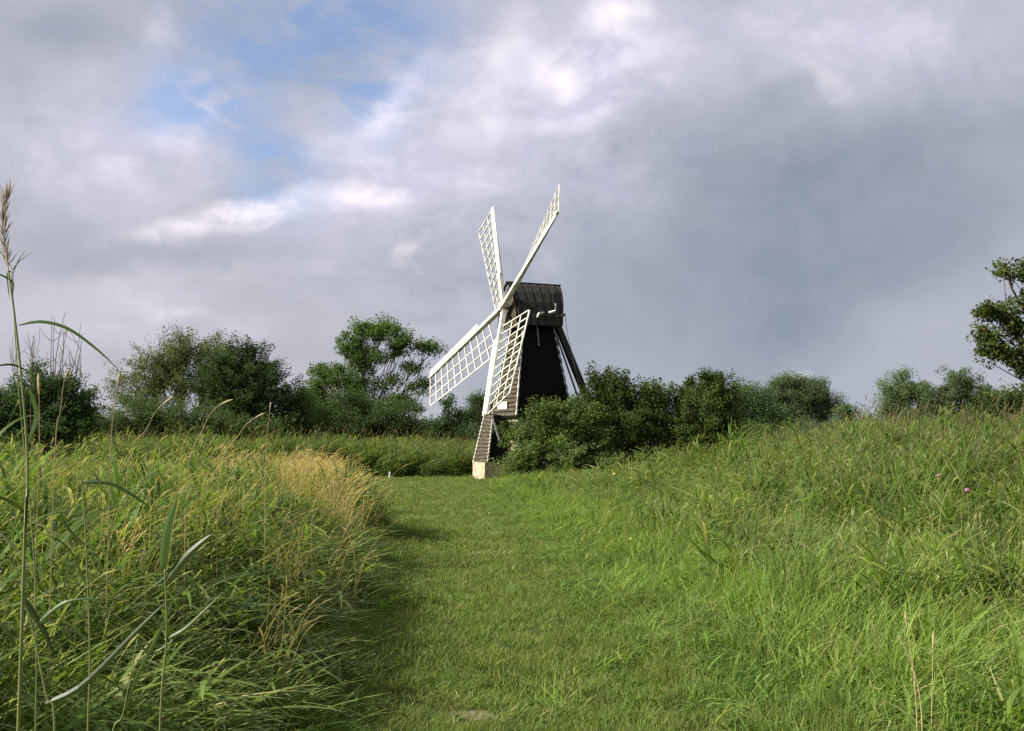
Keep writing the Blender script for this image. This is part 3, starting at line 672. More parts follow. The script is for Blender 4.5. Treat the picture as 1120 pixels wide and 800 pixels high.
    # bush with dead twigs, left foreground
    bt = tree('bush', 'dark rounded bush with bare twigs sticking up at the left edge', 'bush', gb(52, 20),
         [(40, 430, 30, 24, 0, 78), (70, 436, 26, 24, 0, 65), (20, 452, 30, 26, 0, 65), (60, 465, 44, 26, 0, 91), (88, 452, 14, 20, 0, 28), (-15, 450, 34, 34, 0, 65)], L_dark, M_bark, 30, leaf=.055, npc=100, crad=.20, trunk_r=.05, stems=4, fork=.4)
    r = np.random.default_rng(5); B = np.array(gb(52, 20)); ch = []
    for i in range(17):
        px = r.uniform(8, 108); top = r.uniform(342, 398) if 25 < px < 100 else r.uniform(375, 410)
        t = np.array(P(px, top, 20 + r.uniform(-.5, .5))) - B; b0 = np.array([t[0] * .5, t[1], .9])
        c = curve_pts(b0, t, 7, .03, r); ch.append((c, np.linspace(.013, .0045, 7)))
        for q in range(r.integers(3, 7)):
            j = r.integers(3, 6); d = (c[-1] - c[j]); L = r.uniform(.15, .55)
            e = c[j] + np.array([r.normal() * .6, r.normal() * .4, abs(r.normal()) * .6 + .6]) * L * .8
            ch.append((curve_pts(c[j], e, 4, .05, r), np.linspace(.006, .003, 4)))
    tv, tf = tube_arrays(ch, 4); mesh_obj('bare_twigs', tv, tf, M_twig, bt)
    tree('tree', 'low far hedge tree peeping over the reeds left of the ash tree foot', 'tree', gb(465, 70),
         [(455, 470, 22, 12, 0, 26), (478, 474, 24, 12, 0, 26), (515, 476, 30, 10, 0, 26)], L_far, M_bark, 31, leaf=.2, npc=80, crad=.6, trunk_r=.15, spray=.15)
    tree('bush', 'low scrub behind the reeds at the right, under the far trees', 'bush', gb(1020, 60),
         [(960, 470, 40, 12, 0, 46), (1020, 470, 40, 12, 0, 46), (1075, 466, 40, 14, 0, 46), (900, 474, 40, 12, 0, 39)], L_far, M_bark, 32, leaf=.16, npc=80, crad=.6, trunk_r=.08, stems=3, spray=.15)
build_trees()

# ------------------------------------------------------------------ grass
def blades(n, rad, h, w, lean, bend, seed, dry=.0, seg=4, wind=.35, dryheads=0, tw=.5, hp=1.0):
    """one tuft: arrays of ribbon blades. h, w ranges"""
    r = np.random.default_rng(seed); V = []; Fq = []; C = []; b = 0
    for i in range(n):
        a = r.uniform(0, 2 * np.pi); rr = rad * math.sqrt(r.uniform()); x0, y0 = rr * math.cos(a), rr * math.sin(a)
        H = r.uniform(*h) * (1 - .25 * rr / rad); Wd = r.uniform(*w); az = r.normal(0, 1.2) if r.uniform() < .6 else r.uniform(0, 6.28)
        ln = abs(r.normal(0, lean)) ; bd = abs(r.normal(0, bend)) + .1
        dx, dy = math.cos(az), math.sin(az); fa = r.uniform(0, 6.28); fx, fy = math.cos(fa), math.sin(fa)
        isd = r.uniform() < dry; rv = r.uniform()
        th = ln; px, py, pz = x0, y0, -.03; ds = H / seg
        for k in range(seg + 1):
            t = k / seg; ww = Wd * (1 - t ** 2.2) * (.75 + .5 * min(1, 3 * t)) * .5 + .0004
            V.append((px - fx * ww, py - fy * ww, pz)); V.append((px + fx * ww, py + fy * ww, pz))
            C.append((rv, t, float(isd) * (.6 + .4 * rv), 1)); C.append(C[-1])
            th = ln + bd * t ** 1.5 * 1.6; s = math.sin(min(th, 2.6)); px += dx * s * ds + wind * ds * t * .6; py += dy * s * ds; pz += math.cos(min(th, 2.6)) * ds
        for k in range(seg):
            Fq.append((b + 2 * k, b + 2 * k + 1, b + 2 * k + 3, b + 2 * k + 2))
        b += 2 * (seg + 1)
    return V, Fq, C
def stalks(n, rad, h, seed, head=(.08, .16), headw=.007, leafy=0, droop=.5, sw=.0022, lw=.012, colr=None, dryv=.9, wind=.3, lleaf=(.2, .4)):
    """stems with seed heads; optional long alternate leaves"""
    r = np.random.default_rng(seed); V = []; Fq = []; C = []
    def rib(pts, ws, fx, fy, rv, g, d, cross=False):
        for (ax, ay) in ((fx, fy), (-fy, fx)) if cross else ((fx, fy),):
            b = len(V)
            for k, (p, ww) in enumerate(zip(pts, ws)):
                V.append((p[0] - ax * ww, p[1] - ay * ww, p[2])); V.append((p[0] + ax * ww, p[1] + ay * ww, p[2]))
                gg = g[k] if hasattr(g, '__len__') else g
                C.append((rv, gg, d, 1)); C.append((rv, gg, d, 1))
            for k in range(len(pts) - 1): Fq.append((b + 2 * k, b + 2 * k + 1, b + 2 * k + 3, b + 2 * k + 2))
    for i in range(n):
        a = r.uniform(0, 6.28); rr = rad * math.sqrt(r.uniform()); p = np.array([rr * math.cos(a), rr * math.sin(a), -.03])
        H = r.uniform(*h); az = r.normal(0, 1.1); dx, dy = math.cos(az), math.sin(az); l0 = abs(r.normal(0, .10)); dr = r.uniform(.3, 1.3) * droop
        fa = r.uniform(0, 6.28); fx, fy = math.cos(fa), math.sin(fa); rv = r.uniform(); K = 9; pts = [p.copy()]
        for k in range(K):
            t = (k + 1) / K; th = l0 + wind * t * .35 + dr * max(0, t - .45) ** 1.6 * 3.2
            th = min(th, 2.3); p = p + np.array([dx * math.sin(th), dy * math.sin(th), math.cos(th)]) * H / K; pts.append(p.copy())
        rib(pts, [sw * (1 - .4 * k / K) for k in range(K + 1)], fx, fy, rv, .1, dryv, True)
        hl = r.uniform(*head); nseg = 4; q = pts[-1]; d = (pts[-1] - pts[-2]); d /= np.linalg.norm(d); hp = [q - d * hl * .5]
        for k in range(nseg):
            d = d + np.array([dx * .12, dy * .12, -.12]) * droop; d /= np.linalg.norm(d); hp.append(hp[-1] + d * hl / nseg)
        rib(hp, [headw * w_ for w_ in (.4, 1, 1.1, .8, .15)], fx, fy, rv, 1.0, 1.0, True)
        for q_ in range(leafy):
            j = r.integers(1, K - 1); s = pts[j]; la = r.normal(0, 1.3) + (0 if r.uniform() < .7 else 3.14); lx, ly = math.cos(la), math.sin(la); L = r.uniform(*lleaf); lp = [s.copy()]; e = r.uniform(.3, .8); cv = r.uniform(.6, 2.0)
            c0 = s.copy(); S = 6
            for k in range(S):
                th = e + cv * ((k + 1) / S) ** 1.4; c0 = c0 + np.array([lx * math.sin(th), ly * math.sin(th), math.cos(th)]) * L / S; lp.append(c0.copy())
            rib(lp, [lw * .5 * w_ for w_ in (.5, .95, 1, .95, .75, .45, .05)], -ly, lx, r.uniform(), [0, .2, .3, .45, .6, .8, 1], 0.0 if r.uniform() > .12 else .8)
    return V, Fq, C
def join(*parts):
    V = []; Fq = []; C = []
    for v, f, c in parts:
        b = len(V); V += v; Fq += [tuple(b + i for i in q) for q in f]; C += c
    return V, Fq, C

GRASS_SRC = []
def tuft_set(cname, name, mat, parts_list):
    c = bpy.data.collections.new(cname)
    for i, (v, f, cc) in enumerate(parts_list):
        o = mesh_obj('%s_%02d' % (name, i), np.array(v), np.array(f), mat, link=False, col=cc)
        o.name = name if i == 0 else name + '.%03d' % i
        o['kind'] = 'stuff'; c.objects.link(o); GRASS_SRC.append(o)
    return c

G_short = leaf_mat('turf_blades', G(.064, .120, .017), G(.150, .228, .040), G(.175, .172, .060), patch=2.2, tipc=G(.19, .23, .07), dryc=G(.36, .31, .16), transl=.36, spec=.25)
G_meadow = leaf_mat('meadow_blades', G(.042, .092, .012), G(.160, .270, .044), G(.108, .188, .030), patch=.5, tipc=G(.23, .31, .08), dryc=G(.38, .36, .16), transl=.42, spec=.16, rough=.55)
G_tall = leaf_mat('tall_blades', G(.028, .072, .011), G(.150, .240, .038), G(.105, .168, .028), patch=.7, tipc=G(.28, .31, .10), dryc=G(.42, .40, .18), transl=.42, spec=.24, rough=.48)
G_straw = leaf_mat('straw_blades', G(.25, .23, .09), G(.42, .37, .16), tipc=G(.50, .42, .21), dryc=G(.52, .43, .22), transl=.3)
G_reed = leaf_mat('reed_leaves', G(.052, .100, .018), G(.140, .215, .048), G(.105, .155, .036), patch=.5, tipc=G(.19, .26, .08), dryc=G(.22, .175, .10), transl=.40, spec=.2, rough=.5)

C_short = tuft_set('turf', 'turf_tuft', G_short, [blades(60, .11, (.035, .10), (.0028, .0055), .5, .5, 100 + i, dry=.10, seg=2, wind=.2) for i in range(4)] +
                   [blades(60, .12, (.06, .15), (.003, .006), .4, .5, 110 + i, dry=.06, seg=3, wind=.3) for i in range(3)])
C_mead = tuft_set('meadow', 'meadow_tuft', G_meadow, [join(blades(42, .17, (.22, .58), (.005, .012), .30, .7, 120 + i, dry=.03, seg=5, wind=.55),
                   blades(20, .17, (.10, .25), (.004, .007), .5, .5, 130 + i, dry=.12, seg=3)) for i in range(5)] +
                  [join(blades(34, .16, (.22, .58), (.006, .015), .28, .8, 140 + i, dry=.05, seg=5, wind=.55), stalks(2, .14, (.4, .6), 145 + i, head=(.04, .08), headw=.003, droop=.4, dryv=.6)) for i in range(2)])
C_tall = tuft_set('tallgrass', 'tall_grass_tuft', G_tall, [join(blades(34, .17, (.35, .85), (.006, .013), .28, .75, 150 + i, dry=.06, seg=5, wind=.5), blades(20, .17, (.15, .4), (.004, .009), .5, .6, 155 + i, dry=.12, seg=3),
                   stalks(1, .12, (.7, .98), 160 + i, droop=.7, head=(.05, .10), headw=.004)) for i in range(2)] +
                  [join(blades(30, .17, (.35, .8), (.009, .020), .30, .95, 170 + i, dry=.03, seg=6, wind=.5), blades(22, .18, (.15, .4), (.004, .009), .5, .6, 175 + i, dry=.10, seg=3)) for i in range(3)] +
                  [join(stalks(5, .16, (.55, .9), 176 + i, head=(.04, .08), headw=.003, leafy=7, droop=.25, sw=.0028, lw=.019, dryv=.1, wind=.5, lleaf=(.2, .42)), blades(24, .18, (.2, .5), (.005, .010), .5, .6, 179 + i, dry=.10, seg=3)) for i in range(2)])
C_straw = tuft_set('straw', 'dry_grass_tuft', G_straw, [join(stalks(16, .16, (.55, 1.0), 180 + i, head=(.07, .13), headw=.0042, droop=.6), blades(24, .16, (.3, .7), (.003, .006), .3, .5, 185 + i, dry=.7, seg=4, wind=.5)) for i in range(4)])
C_reed = tuft_set('reeds', 'reed_tuft', G_reed, [join(stalks(3, .2, (1.2, 1.8), 189 + i, head=(.10, .18), headw=.008, leafy=7, droop=.12, sw=.003, lw=.024, dryv=.2, wind=.4, lleaf=(.28, .5)), stalks(7, .22, (1.0, 1.6), 190 + i, head=(.04, .06), headw=.002, leafy=9, droop=.12, sw=.003, lw=.026, dryv=.1, wind=.5, lleaf=(.28, .55))) for i in range(4)] +
                  [join(stalks(7, .22, (.9, 1.5), 195 + i, head=(.05, .1), headw=.003, leafy=9, droop=.1, sw=.003, lw=.024, dryv=.15, wind=.4, lleaf=(.3, .55)), blades(26, .22, (.5, 1.1), (.007, .012), .25, .5, 198 + i, dry=.12, seg=5)) for i in range(3)])

def scatter(name, coll, nsrc, pts, scl, idx, rot, mat):
    """a ground cover object: points carrying copies of the tufts through geometry nodes"""
    me = bpy.data.meshes.new(name); me.vertices.add(len(pts)); me.vertices.foreach_set('co', pts.astype(np.float32).ravel())
    a = me.attributes.new('rotv', 'FLOAT_VECTOR', 'POINT'); a.data.foreach_set('vector', rot.astype(np.float32).ravel())
    a = me.attributes.new('sclv', 'FLOAT_VECTOR', 'POINT'); a.data.foreach_set('vector', scl.astype(np.float32).ravel())
    a = me.attributes.new('pick', 'INT', 'POINT'); a.data.foreach_set('value', idx.astype(np.int32))
    me.materials.append(mat)
    o = bpy.data.objects.new(name, me); COL.objects.link(o)
    ng = bpy.data.node_groups.new(name, 'GeometryNodeTree')
    ng.interface.new_socket('Geometry', in_out='INPUT', socket_type='NodeSocketGeometry'); ng.interface.new_socket('Geometry', in_out='OUTPUT', socket_type='NodeSocketGeometry')
    N = NT(ng); gi = N.n('NodeGroupInput'); go = N.n('NodeGroupOutput')
    ci = N.n('GeometryNodeCollectionInfo'); ci.inputs[0].default_value = coll; ci.inputs[1].default_value = True; ci.inputs[2].default_value = True
    mp = N.n('GeometryNodeMeshToPoints'); N.l(gi.outputs[0], mp.inputs[0])
    ip = N.n('GeometryNodeInstanceOnPoints'); N.l(mp.outputs[0], ip.inputs['Points']); N.l(ci.outputs[0], ip.inputs['Instance']); ip.inputs['Pick Instance'].default_value = True
    def attr(nm, ty):
        x = N.n('GeometryNodeInputNamedAttribute', data_type=ty); x.inputs[0].default_value = nm; return x.outputs[0]
    N.l(attr('pick', 'INT'), ip.inputs['Instance Index']); N.l(attr('sclv', 'FLOAT_VECTOR'), ip.inputs['Scale'])
    er = N.n('FunctionNodeEulerToRotation'); N.l(attr('rotv', 'FLOAT_VECTOR'), er.inputs[0]); N.l(er.outputs[0], ip.inputs['Rotation'])
    N.l(ip.outputs[0], go.inputs[0])
    md = o.modifiers.new('scatter', 'NODES'); md.node_group = ng
    return o

def sample(n, y0, y1, power=1.0, margin=1.6):
    """points in the view wedge and a little beside it, more of them near"""
    t = rng.uniform(0, 1, n)
    y = (y0 ** power + t * (y1 ** power - y0 ** power)) ** (1 / power)
    hw = .56 * y + margin; x = rng.uniform(-1, 1, n) * hw
    return x, y

def clumps(x, y, n, rr, seed, y1=34):
    """tussock field: 0 between, 1 on a tussock"""
    r = np.random.default_rng(seed); cy = r.uniform(2, 1, n) if False else 2.5 + (y1 - 2.5) * r.uniform(0, 1, n) ** .8; cx = r.uniform(-1, 1, n) * (.6 * cy + 1.5); cr = r.uniform(rr[0], rr[1], n) * (1 + .02 * cy); ch = r.uniform(.4, 1, n)
    o = np.zeros(len(x))
    for a, b, c, h in zip(cx, cy, cr, ch):
        m = (np.abs(x - a) < 2.2 * c) & (np.abs(y - b) < 2.2 * c)
        o[m] = np.maximum(o[m], h * np.exp(-((x[m] - a) ** 2 + (y[m] - b) ** 2) / (c * c)))
    return o
def make_grass():
    def finish(name, coll, k, x, y, s, sz, mat, zrot=.9, tilt=.12, sink=0.0, sweep=.22):
        n = len(x); z = terrain(x, y) - sink
        rot = np.stack([rng.normal(0, tilt, n) + sweep * vnoise(x, y, 1.5, 8), rng.normal(0, tilt, n) + sweep * vnoise(x, y, 1.2, 5) + sweep * .3, rng.normal(0, zrot, n)], 1)
        scl = np.stack([s, s, sz], 1)
        return scatter(name, coll, k, np.stack([x, y, z], 1), scl, rng.integers(0, k, n), rot, mat)
    # --- path turf
    xa, ya = sample(150000, 3.5, 40, 1.15, 1.2)
    l, r_ = path_edges(ya); m = (xa > l - .5) & (xa < r_ + 1.0)
    xa, ya = xa[m], ya[m]; l, r_ = l[m], r_[m]
    k = rng.uniform(0, 1, len(xa)); keep = k < 1.0
    for (bx, by, rx, ry, st) in BARE:
        d = np.hypot((xa - bx) / rx, (ya - by) / ry); keep &= ~((d < 1.15) & (rng.uniform(0, 1, len(xa)) < st))
    keep &= ~((np.abs(xa + .95) < .6) & (ya > 33.4) & (ya < 35.6))
    xa, ya, l, r_ = xa[keep], ya[keep], l[keep], r_[keep]
    s = rng.uniform(.7, 1.25, len(xa)) * (1 + .035 * ya); clump = .6 + .85 * np.clip(vnoise(xa, ya, 2.6, 2) + .25, 0, 1.3)
    edge = 1 + .9 * sstep(.5, -.5, np.minimum(xa - l, r_ - xa))
    o = finish('short_turf', C_short, 7, xa, ya, s, s * clump * edge / (1 + .035 * ya), G_short, 1.5)
    tag(o, 'short trodden turf growing over the path', 'turf', kind='stuff'); print('turf', len(xa))
    # --- scattered taller tussocks on the path
    xa, ya = sample(2600, 4.2, 34, 1.2, .5); l, r_ = path_edges(ya)
    m = (xa > l) & (xa < r_) & (vnoise(xa, ya, 1.7, 9) + .35 * rng.normal(size=len(xa)) > .45); xa, ya = xa[m], ya[m]
    s = rng.uniform(.45, .8, len(xa)) * (1 + .02 * ya)
    o = finish('path_tussocks', C_mead, 7, xa, ya, s, s * rng.uniform(.35, .6, len(xa)) / (1 + .02 * ya), G_meadow, 1.5)
    tag(o, 'longer grass tussocks scattered over the trodden path', 'grass', kind='stuff'); print('tussock', len(xa))
    # --- right meadow
    xa, ya = sample(42000, 3.0, 46, 1.22, 2.0)
    l, r_ = path_edges(ya); sr = xa - r_
    dens = sstep(-.75, .35, sr + .40 * vnoise(xa, ya, 1.6, 1)); m = rng.uniform(0, 1, len(xa)) < dens
    xa, ya, sr = xa[m], ya[m], sr[m]
    s = rng.uniform(.8, 1.3, len(xa)) * (1 + .022 * ya)
    tk = clumps(xa, ya, 1300, (.20, .55), 6)
    hz = (.34 + .50 * sstep(-.3, 1.1, sr) + .46 * sstep(1.6, 6, sr)) * (1 - .42 * sstep(9, 24, ya) * sstep(7.5, 2.5, xa)) * (.70 + .75 * tk * sstep(.2, 1.5, sr)) * (1 + .2 * vnoise(xa, ya, .7, 1)) / (1 + .010 * ya)
    m = ~((np.abs(xa + .9) < 1.3) & (ya > 33) & (ya < 36.5)) & ~((np.abs(xa + .85) < .35) & (ya > 27.5) & (ya < 33)); xa, ya, s, hz, sr, tk = xa[m], ya[m], s[m], hz[m], sr[m], tk[m]
    rough = (sr > .9) & (rng.uniform(0, 1, len(xa)) < .10 + .45 * tk * sstep(.9, 4, sr))
    o = finish('rank_meadow_grass', C_tall, 7, xa[rough], ya[rough], s[rough], (s * hz)[rough] * .85, G_tall, .8, .16, 0, .42)
    tag(o, 'ranker darker grass clumps in the meadow right of the path', 'grass', kind='stuff')
    o = finish('meadow_grass', C_mead, 7, xa[~rough], ya[~rough], s[~rough], (s * hz)[~rough], G_meadow, .8, .16, 0, .42)
    tag(o, 'lush green meadow grass right of the path', 'grass', kind='stuff'); print('meadow', len(xa))
    # --- left bank tall grass
    xa, ya = sample(36000, 1.7, 60, 1.12, 1.6)
    l, r_ = path_edges(ya); sl_ = l - xa
    dens = sstep(-.25, .45, sl_ + .3 * vnoise(xa, ya, 1.5, 5)); m = (rng.uniform(0, 1, len(xa)) < dens) & (np.hypot(xa, ya) > 1.6)
    xa, ya, sl_ = xa[m], ya[m], sl_[m]
    s = rng.uniform(.8, 1.25, len(xa)) * (1 + .018 * ya)
    nr = sstep(13, 8, ya)
    hz = (.30 - .04 * nr + (.62 + .16 * nr) * sstep(.12 * nr, 2.0 + .1 * nr, sl_)) * (1 - .34 * sstep(10, 22, ya)) * (1 + .22 * vnoise(xa, ya, 2.0, 6)) * (.78 + .62 * clumps(xa, ya, 900, (.22, .55), 5)) / (1 + .010 * ya)
    hz = hz * (1 + 1.3 * np.exp(-((xa + 2.15) / .7) ** 2 - ((ya - 15.4) / .9) ** 2))
    edge = sl_ < .38 + .3 * vnoise(xa, ya, 2, 3)
    o = finish('tall_bank_grass', C_tall, 7, xa[~edge], ya[~edge], s[~edge], (s * hz)[~edge], G_tall, .8)
    tag(o, 'tall rank grass with seed heads on the left bank', 'grass', kind='stuff')
    o = finish('bank_edge_grass', C_mead, 7, xa[edge], ya[edge], s[edge], (s * hz)[edge] * 1.25, G_meadow, .8)
    tag(o, 'softer green grass along the left edge of the path', 'grass', kind='stuff'); print('left', len(xa))
    # --- straw coloured patches on the bank
    xa, ya = sample(26000, 2.6, 44, 1.1, 1.2)
    l, r_ = path_edges(ya); sl_ = l - xa
    pt = .55 * vnoise(xa, ya, 1.4, 7) + 1.0 * np.exp(-((xa + 4.5) / 1.7) ** 2 - ((ya - 20) / 6) ** 2) + .12 * np.exp(-((xa + 2.0) / .9) ** 2 - ((ya - 6.0) / 2) ** 2)
    m = (sl_ > .35) & (rng.uniform(0, 1, len(xa)) < (.015 + sstep(.6, 1.2, pt) * .15) * (.45 + .55 * sstep(5, 10, ya)) + .62 * np.exp(-((sl_ - 1.4) / 1.5) ** 2 - ((ya - 22) / 6.5) ** 2))
    xa, ya = xa[m], ya[m]; s = rng.uniform(.8, 1.2, len(xa)) * (1 + .012 * ya) * (1 - .25 * sstep(12, 24, ya))
    o = finish('dry_grass', C_straw, 4, xa, ya, s, s * rng.uniform(.8, 1.15, len(xa)) / (1 + .006 * ya), G_straw, .6)
    tag(o, 'straw yellow dry grass with drooping heads on the left bank', 'dry grass', kind='stuff'); print('straw', len(xa))
    # --- reeds: right side belt, and bed closing the path
    xa, ya = sample(17000, 6, 60, 1.3, 3.0)
    l, r_ = path_edges(ya); px = 560 + xa / ya * F
    belt = sstep(3.4, 8.2, xa - .06 * (ya - 12) + .5 * vnoise(xa, ya, .8, 2)) * (ya > 9.5) * .9
    ramp = np.clip((xa - (.9 + .13 * ya)) / (.6 + .17 * ya), 0, 1.2); far = sstep(16, 22, ya) * (xa > 0) * np.clip(ramp * 2.2, 0, .9)
    bed = ((ya > 36) & (xa < -1.6) & (xa > -7.5)) * 1.0 + ((ya > 28) & (xa < -7.0)) * .8
    mixin = .14 * ((xa - r_) > 1.3) * (ya > 8) * (1 - .6 * sstep(14, 22, ya)); m = rng.uniform(0, 1, len(xa)) < np.clip(belt + far + bed + mixin, 0, 1)
    xa, ya, ramp = xa[m], ya[m], ramp[m]; s = rng.uniform(.85, 1.2, len(xa)) * (1 + .008 * ya)
    hz = np.where(xa < 0, .80, .70 + .25 * sstep(6, 10, xa)) * (1 + .12 * vnoise(xa, ya, 1.3, 6)) * (.84 + .34 * clumps(xa, ya, 700, (.4, .9), 8, 50)) / (1 + .006 * ya)
    hz *= np.where(xa > 0, np.where(ya > 15, .38 + .68 * np.clip(ramp, 0, 1), .50 + .52 * sstep(3.6, 8.6, xa)), 1)
    o = finish('reed_bed', C_reed, 7, xa, ya, s, s * hz, G_reed, .8, .06)
    tag(o, 'reeds with brown plumes behind the meadow and across the end of the path', 'reeds', kind='stuff'); print('reed', len(xa))
make_grass()

# ------------------------------------------------------------------ single plants in front
def ribbon(mb_, pts, ws, side):
    pts = [Vector(p) for p in pts]; b = len(mb_.V); side = Vector(side).normalized()
    for p, w in zip(pts, ws):
        q = p - mb_.o
        mid = q + Vector((0, 0, -w * .35)) if False else q - side.cross((pts[-1] - pts[0]).normalized()) * w * .3
        mb_.V += [tuple(q - side * w), tuple(mid), tuple(q + side * w)]
    for k in range(len(pts) - 1):
        i = b + 3 * k
        mb_.F += [(i, i + 1, i + 4, i + 3), (i + 1, i + 2, i + 5, i + 4)]
def smooth_pts(ps, n=14):
    ps = [np.array(p) for p in ps]; m = len(ps); out = []
    for t in np.linspace(0, m - 1 - 1e-6, n):
        i = int(t); f = t - i; p0 = ps[max(0, i - 1)]; p1 = ps[i]; p2 = ps[i + 1]; p3 = ps[min(m - 1, i + 2)]
        out.append(.5 * ((2 * p1) + (-p0 + p2) * f + (2 * p0 - 5 * p1 + 4 * p2 - p3) * f * f + (-p0 + 3 * p1 - 3 * p2 + p3) * f ** 3))
    return out
M_reedleaf = leaf_mat('single_reed_leaf', G(.060, .100, .020), G(.09, .14, .03), transl=.4, rough=.42, spec=.35)
M_reedstem = plain('reed_stem', (.16, .20, .06, 1), .5, (.24, .25, .09, 1), 6)
M_plume = plain('reed_plume', (.30, .24, .18, 1), .9, (.42, .35, .26, 1), 30)
M_strawstem = plain('straw_stem', (.50, .40, .20, 1), .6, (.36, .27, .13, 1), 12)
M_pink = plain('pink_petals', (.30, .12, .19, 1), .8, (.42, .20, .28, 1), 30)
M_yellow = plain('yellow_petals', (.75, .62, .08, 1), .7, (.8, .72, .25, 1), 30)
M_whitefl = plain('white_stake_paint', (.75, .75, .72, 1), .7, (.6, .6, .55, 1), 20)

def reed(label, stem_px, d, leaves, plume=None, sw=.0032):
    """stem_px: photo positions from low to high; leaves: (list of positions with depth offset, half width)"""
    p0 = P(stem_px[0][0], stem_px[0][1], d); base = Vector((p0.x, p0.y, gz(p0.x, p0.y)))
    root = empty('reed', base); tag(root, label, 'reed')
    pts = [base - Vector((0, 0, .05))] + [P(x, y, d) for x, y in stem_px if P(x, y, d).z > base.z + .05]
    sp = smooth_pts([list(p) for p in pts], 18)
    k = MB(base); k.tube(sp, list(np.linspace(sw, sw * .45, 18)), 6); k.build('stem', M_reedstem, root, smooth=True)
    for lp, w in leaves:
        wp = smooth_pts([list(P(q[0], q[1], d + (q[2] if len(q) > 2 else 0))) for q in lp], 14)
        k = MB(base); t = np.linspace(0, 1, 14); ws = w * .8 * np.clip(np.minimum(t * 6 + .35, 1) * (1 - t ** 3), .03, 1)
        dr = Vector((wp[-1] - wp[0]).tolist()).normalized(); sd = dr.cross(Vector((0, 1, .25))).normalized(); sd = (sd + Vector((0, .5, 0))).normalized()
        ribbon(k, [Vector(p.tolist()) for p in wp], ws, sd)
        o = k.build('leaf', M_reedleaf, root)
    if plume:
        r = np.random.default_rng(3); k = MB(base); ax = smooth_pts([list(P(x, y, d)) for x, y in plume[0]], 16)
        for i, q in enumerate(ax):
            for j in range(plume[1]):
                a = Vector(q.tolist()); dv = Vector((r.normal() * .2, r.normal() * .2, 1)).normalized() * r.uniform(.02, .05)
                k.tube([a, a + dv * .5, a + dv], [.0005, .0012, .0004], 4)
        k.build('plume', M_plume, root)
    return root
def build_singles():
    W_ = 1.0
    reed('tall green reed with a brown plume rising into the sky at the left edge', [(26, 620), (30, 540), (29, 480), (22, 400), (14, 330), (8, 290)], 2.1,
         [([(20, 356), (45, 352), (75, 360), (108, 384), (131, 406)], .0048), ([(10, 325), (8, 300), (14, 300), (13, 322)], .004), ([(14, 322), (13, 308), (-10, 296)], .005), ([(28, 405), (12, 399), (-14, 402)], .004),
          ([(28, 488), (40, 455), (30, 425), (24, 440)], .010), ([(27, 560), (10, 548), (-15, 540)], .008)],
         ([(8, 292), (4, 262), (4, 235), (9, 218)], 6), .0040)
    r = np.random.default_rng(9)
    reed('short reed with two forked green top leaves beside the tallest reed', [(40, 700), (20, 420), (12, 290)], 2.45,
         [([(14, 300), (20, 285), (28, 274)], .0025), ([(13, 296), (22, 285), (36, 276)], .0022), ([(12, 292), (4, 280), (-4, 272)], .0025)], None, .0022)
    reed('dark reed with an upright blunt leaf in front of the left bank', [(175, 800), (182, 700), (180, 620)], 2.5,
         [([(178, 622), (183, 580), (194, 544)], .019), ([(180, 640), (205, 608), (232, 584)], .015), ([(180, 700), (200, 690), (222, 670), (244, 648)], .007)], None, .004)
    reed('reed with one long leaf arching right over the left bank', [(96, 800), (98, 700), (92, 560), (88, 526)], 2.9,
         [([(88, 528), (120, 529), (150, 545), (164, 556)], .007), ([(90, 560), (70, 570), (92, 596), (110, 600)], .006), ([(94, 640), (75, 600), (50, 585)], .007)], None, .0035)
    reed('low reed with broad drooping leaves in the bottom left corner', [(60, 820), (50, 760), (36, 690), (22, 640)], 2.3,
         [([(22, 642), (0, 650), (-20, 640)], .009), ([(34, 690), (70, 660), (110, 655)], .007), ([(50, 770), (90, 750), (150, 690), (180, 660)], .010), ([(26, 655), (48, 690), (60, 720)], .008)], None, .0035)
    reed('reed with a pale twisted leaf in the lower part of the left bank', [(120, 830), (135, 780), (150, 700)], 2.7,
         [([(135, 780), (150, 740), (175, 690), (196, 640)], .009), ([(150, 700), (165, 715), (190, 700)], .006), ([(140, 760), (110, 740), (80, 745)], .008)], None, .0035)
    # drooping grass stalks standing above the bank
    lab = ['arched grass stalk with curled straw head before the dark round tree', 'arched straw stalk leaning right before the olive tree', 'tall upright grass stalk just left of the olive twiggy tree',
           'straw grass stalk curving over before the bush with bare twigs', 'upright green stalk near the reed at the left edge', 'slender stalk with hooked head between the two left trees',
           'straight pale stalk standing before the bright green bush']
    sp = [([(205, 520), (222, 470), (235, 447), (255, 437)], 6), ([(140, 510), (160, 470), (172, 448), (190, 434)], 6), ([(121, 500), (126, 440), (131, 408)], 4.5), ([(60, 500), (66, 450), (70, 418), (76, 404)], 4),
          ([(42, 520), (43, 460), (42, 408)], 4), ([(240, 520), (262, 475), (275, 460), (290, 452)], 6.5), ([(291, 500), (294, 460), (296, 440)], 7)]
    for lb, (pp, d) in zip(lab, sp):
        p0 = P(pp[0][0], pp[0][1], d); b = Vector((p0.x, d, gz(p0.x, d))); root = empty('grass_stalk', b); tag(root, lb, 'grass stalk', 'grass stalks standing above the left bank')
        q = smooth_pts([list(b)] + [list(P(x, y, d)) for x, y in pp], 18)
        k = MB(b); k.tube(q, list(np.linspace(.0024, .0014, 18)), 5); k.build('stem', M_strawstem, root)
        k = MB(b); tail = q[-4:]; k.tube(tail, [.003, .0065, .0065, .0015], 6); k.build('seed_head', M_strawstem, root)
    # dry stalks, lower right
    lab = ['tallest of the dry straw stalks standing lower right of the path', 'thin straw stalk right of the tallest dry stalk', 'bent straw stalk leaning left from the tallest dry stalk']
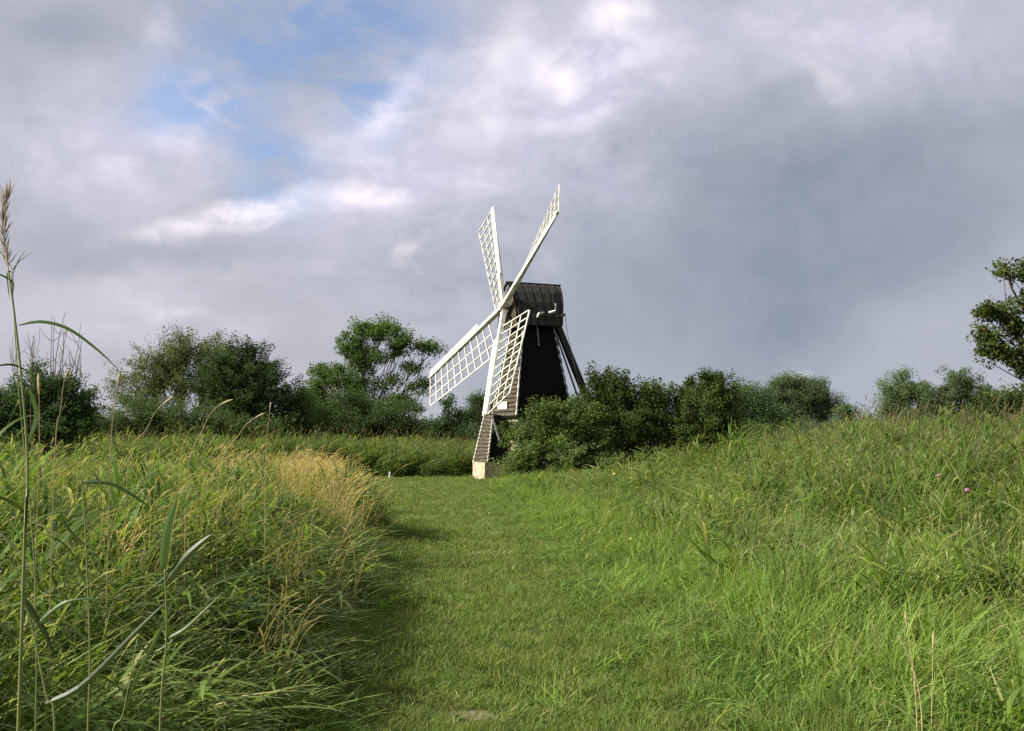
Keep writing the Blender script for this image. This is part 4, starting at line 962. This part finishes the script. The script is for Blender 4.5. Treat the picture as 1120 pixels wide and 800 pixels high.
    sp = [([(1003, 790), (1000, 740), (994, 700), (990, 668)], 5.0), ([(1019, 795), (1020, 740), (1021, 690)], 5.1), ([(1008, 780), (1003, 745), (992, 715), (982, 694)], 4.95)]
    for lb, (pp, d) in zip(lab, sp):
        p0 = P(pp[0][0], pp[0][1], d); b = Vector((p0.x, d, gz(p0.x, d))); root = empty('dry_stalk', b); tag(root, lb, 'dry stalk', 'dry stalks lower right of the path')
        q = smooth_pts([list(b)] + [list(P(x, y, d)) for x, y in pp], 14)
        k = MB(b); k.tube(q, list(np.linspace(.0038, .0016, 14)), 5); k.build('stem', M_strawstem, root)
        k = MB(b); k.tube(q[-3:], [.003, .006, .0015], 5); k.build('seed_head', M_strawstem, root)
    # flowers
    def flower(name, label, cat, px, py, d, mat, size, n, group=None, stem=True):
        t = P(px, py, d); b = Vector((t.x, d, gz(t.x, d))); root = empty(name, b); tag(root, label, cat, group); r = np.random.default_rng(int(px))
        k = MB(b)
        for i in range(n):
            c = t + Vector(r.normal(size=3).tolist()) * size * (.9 if n > 1 else 0); a = [Vector((math.cos(x) * size * .6, math.sin(x) * size * .6, 0)) for x in np.linspace(0, 6.28, 7)[:-1]]
            k.add([c - Vector((0, 0, size * .5))] + [c + q for q in a] + [c + q * .9 + Vector((0, 0, size * .5)) for q in a] + [c + Vector((0, 0, size * .65))],
                  [(0, 1 + (i + 1) % 6, 1 + i) for i in range(6)] + [(1 + i, 1 + (i + 1) % 6, 7 + (i + 1) % 6, 7 + i) for i in range(6)] + [(7 + i, 7 + (i + 1) % 6, 13) for i in range(6)])
        k.build('flower_head', mat, root)
        k = MB(b); k.tube([b, b.lerp(t, .5) + Vector((.02, 0, 0)), t], [.006, .005, .003], 5); k.build('stem', M_reedstem, root)
    flower('thistle', 'pink thistle head nearest the right edge below the dark reeds', 'thistle', 1058, 537, 11.5, M_pink, .05, 1)
    flower('thistle', 'smaller pink thistle head left of the other thistle', 'thistle', 1027, 521, 12.5, M_pink, .042, 1)
    flower('yellow_flower', 'pale yellow flower in front of the bush right of the windmill', 'flower', 672, 519, 27, M_yellow, .07, 1)
    flower('yellow_flower', 'lone yellow flower in the meadow right of the path', 'flower', 690, 590, 12, M_yellow, .022, 1)
    k = P(425, 520, 34.5); b = Vector((k.x, 34.5, gz(k.x, 34.5))); root = empty('marker_post', b); tag(root, 'small white leaning marker post before the reeds at the path end', 'post')
    m_ = MB(b); m_.beam(b, b + Vector((.04, 0, .28)), (1, 0, 0), .06, .04); m_.build('post', M_whitefl, root)
build_singles()
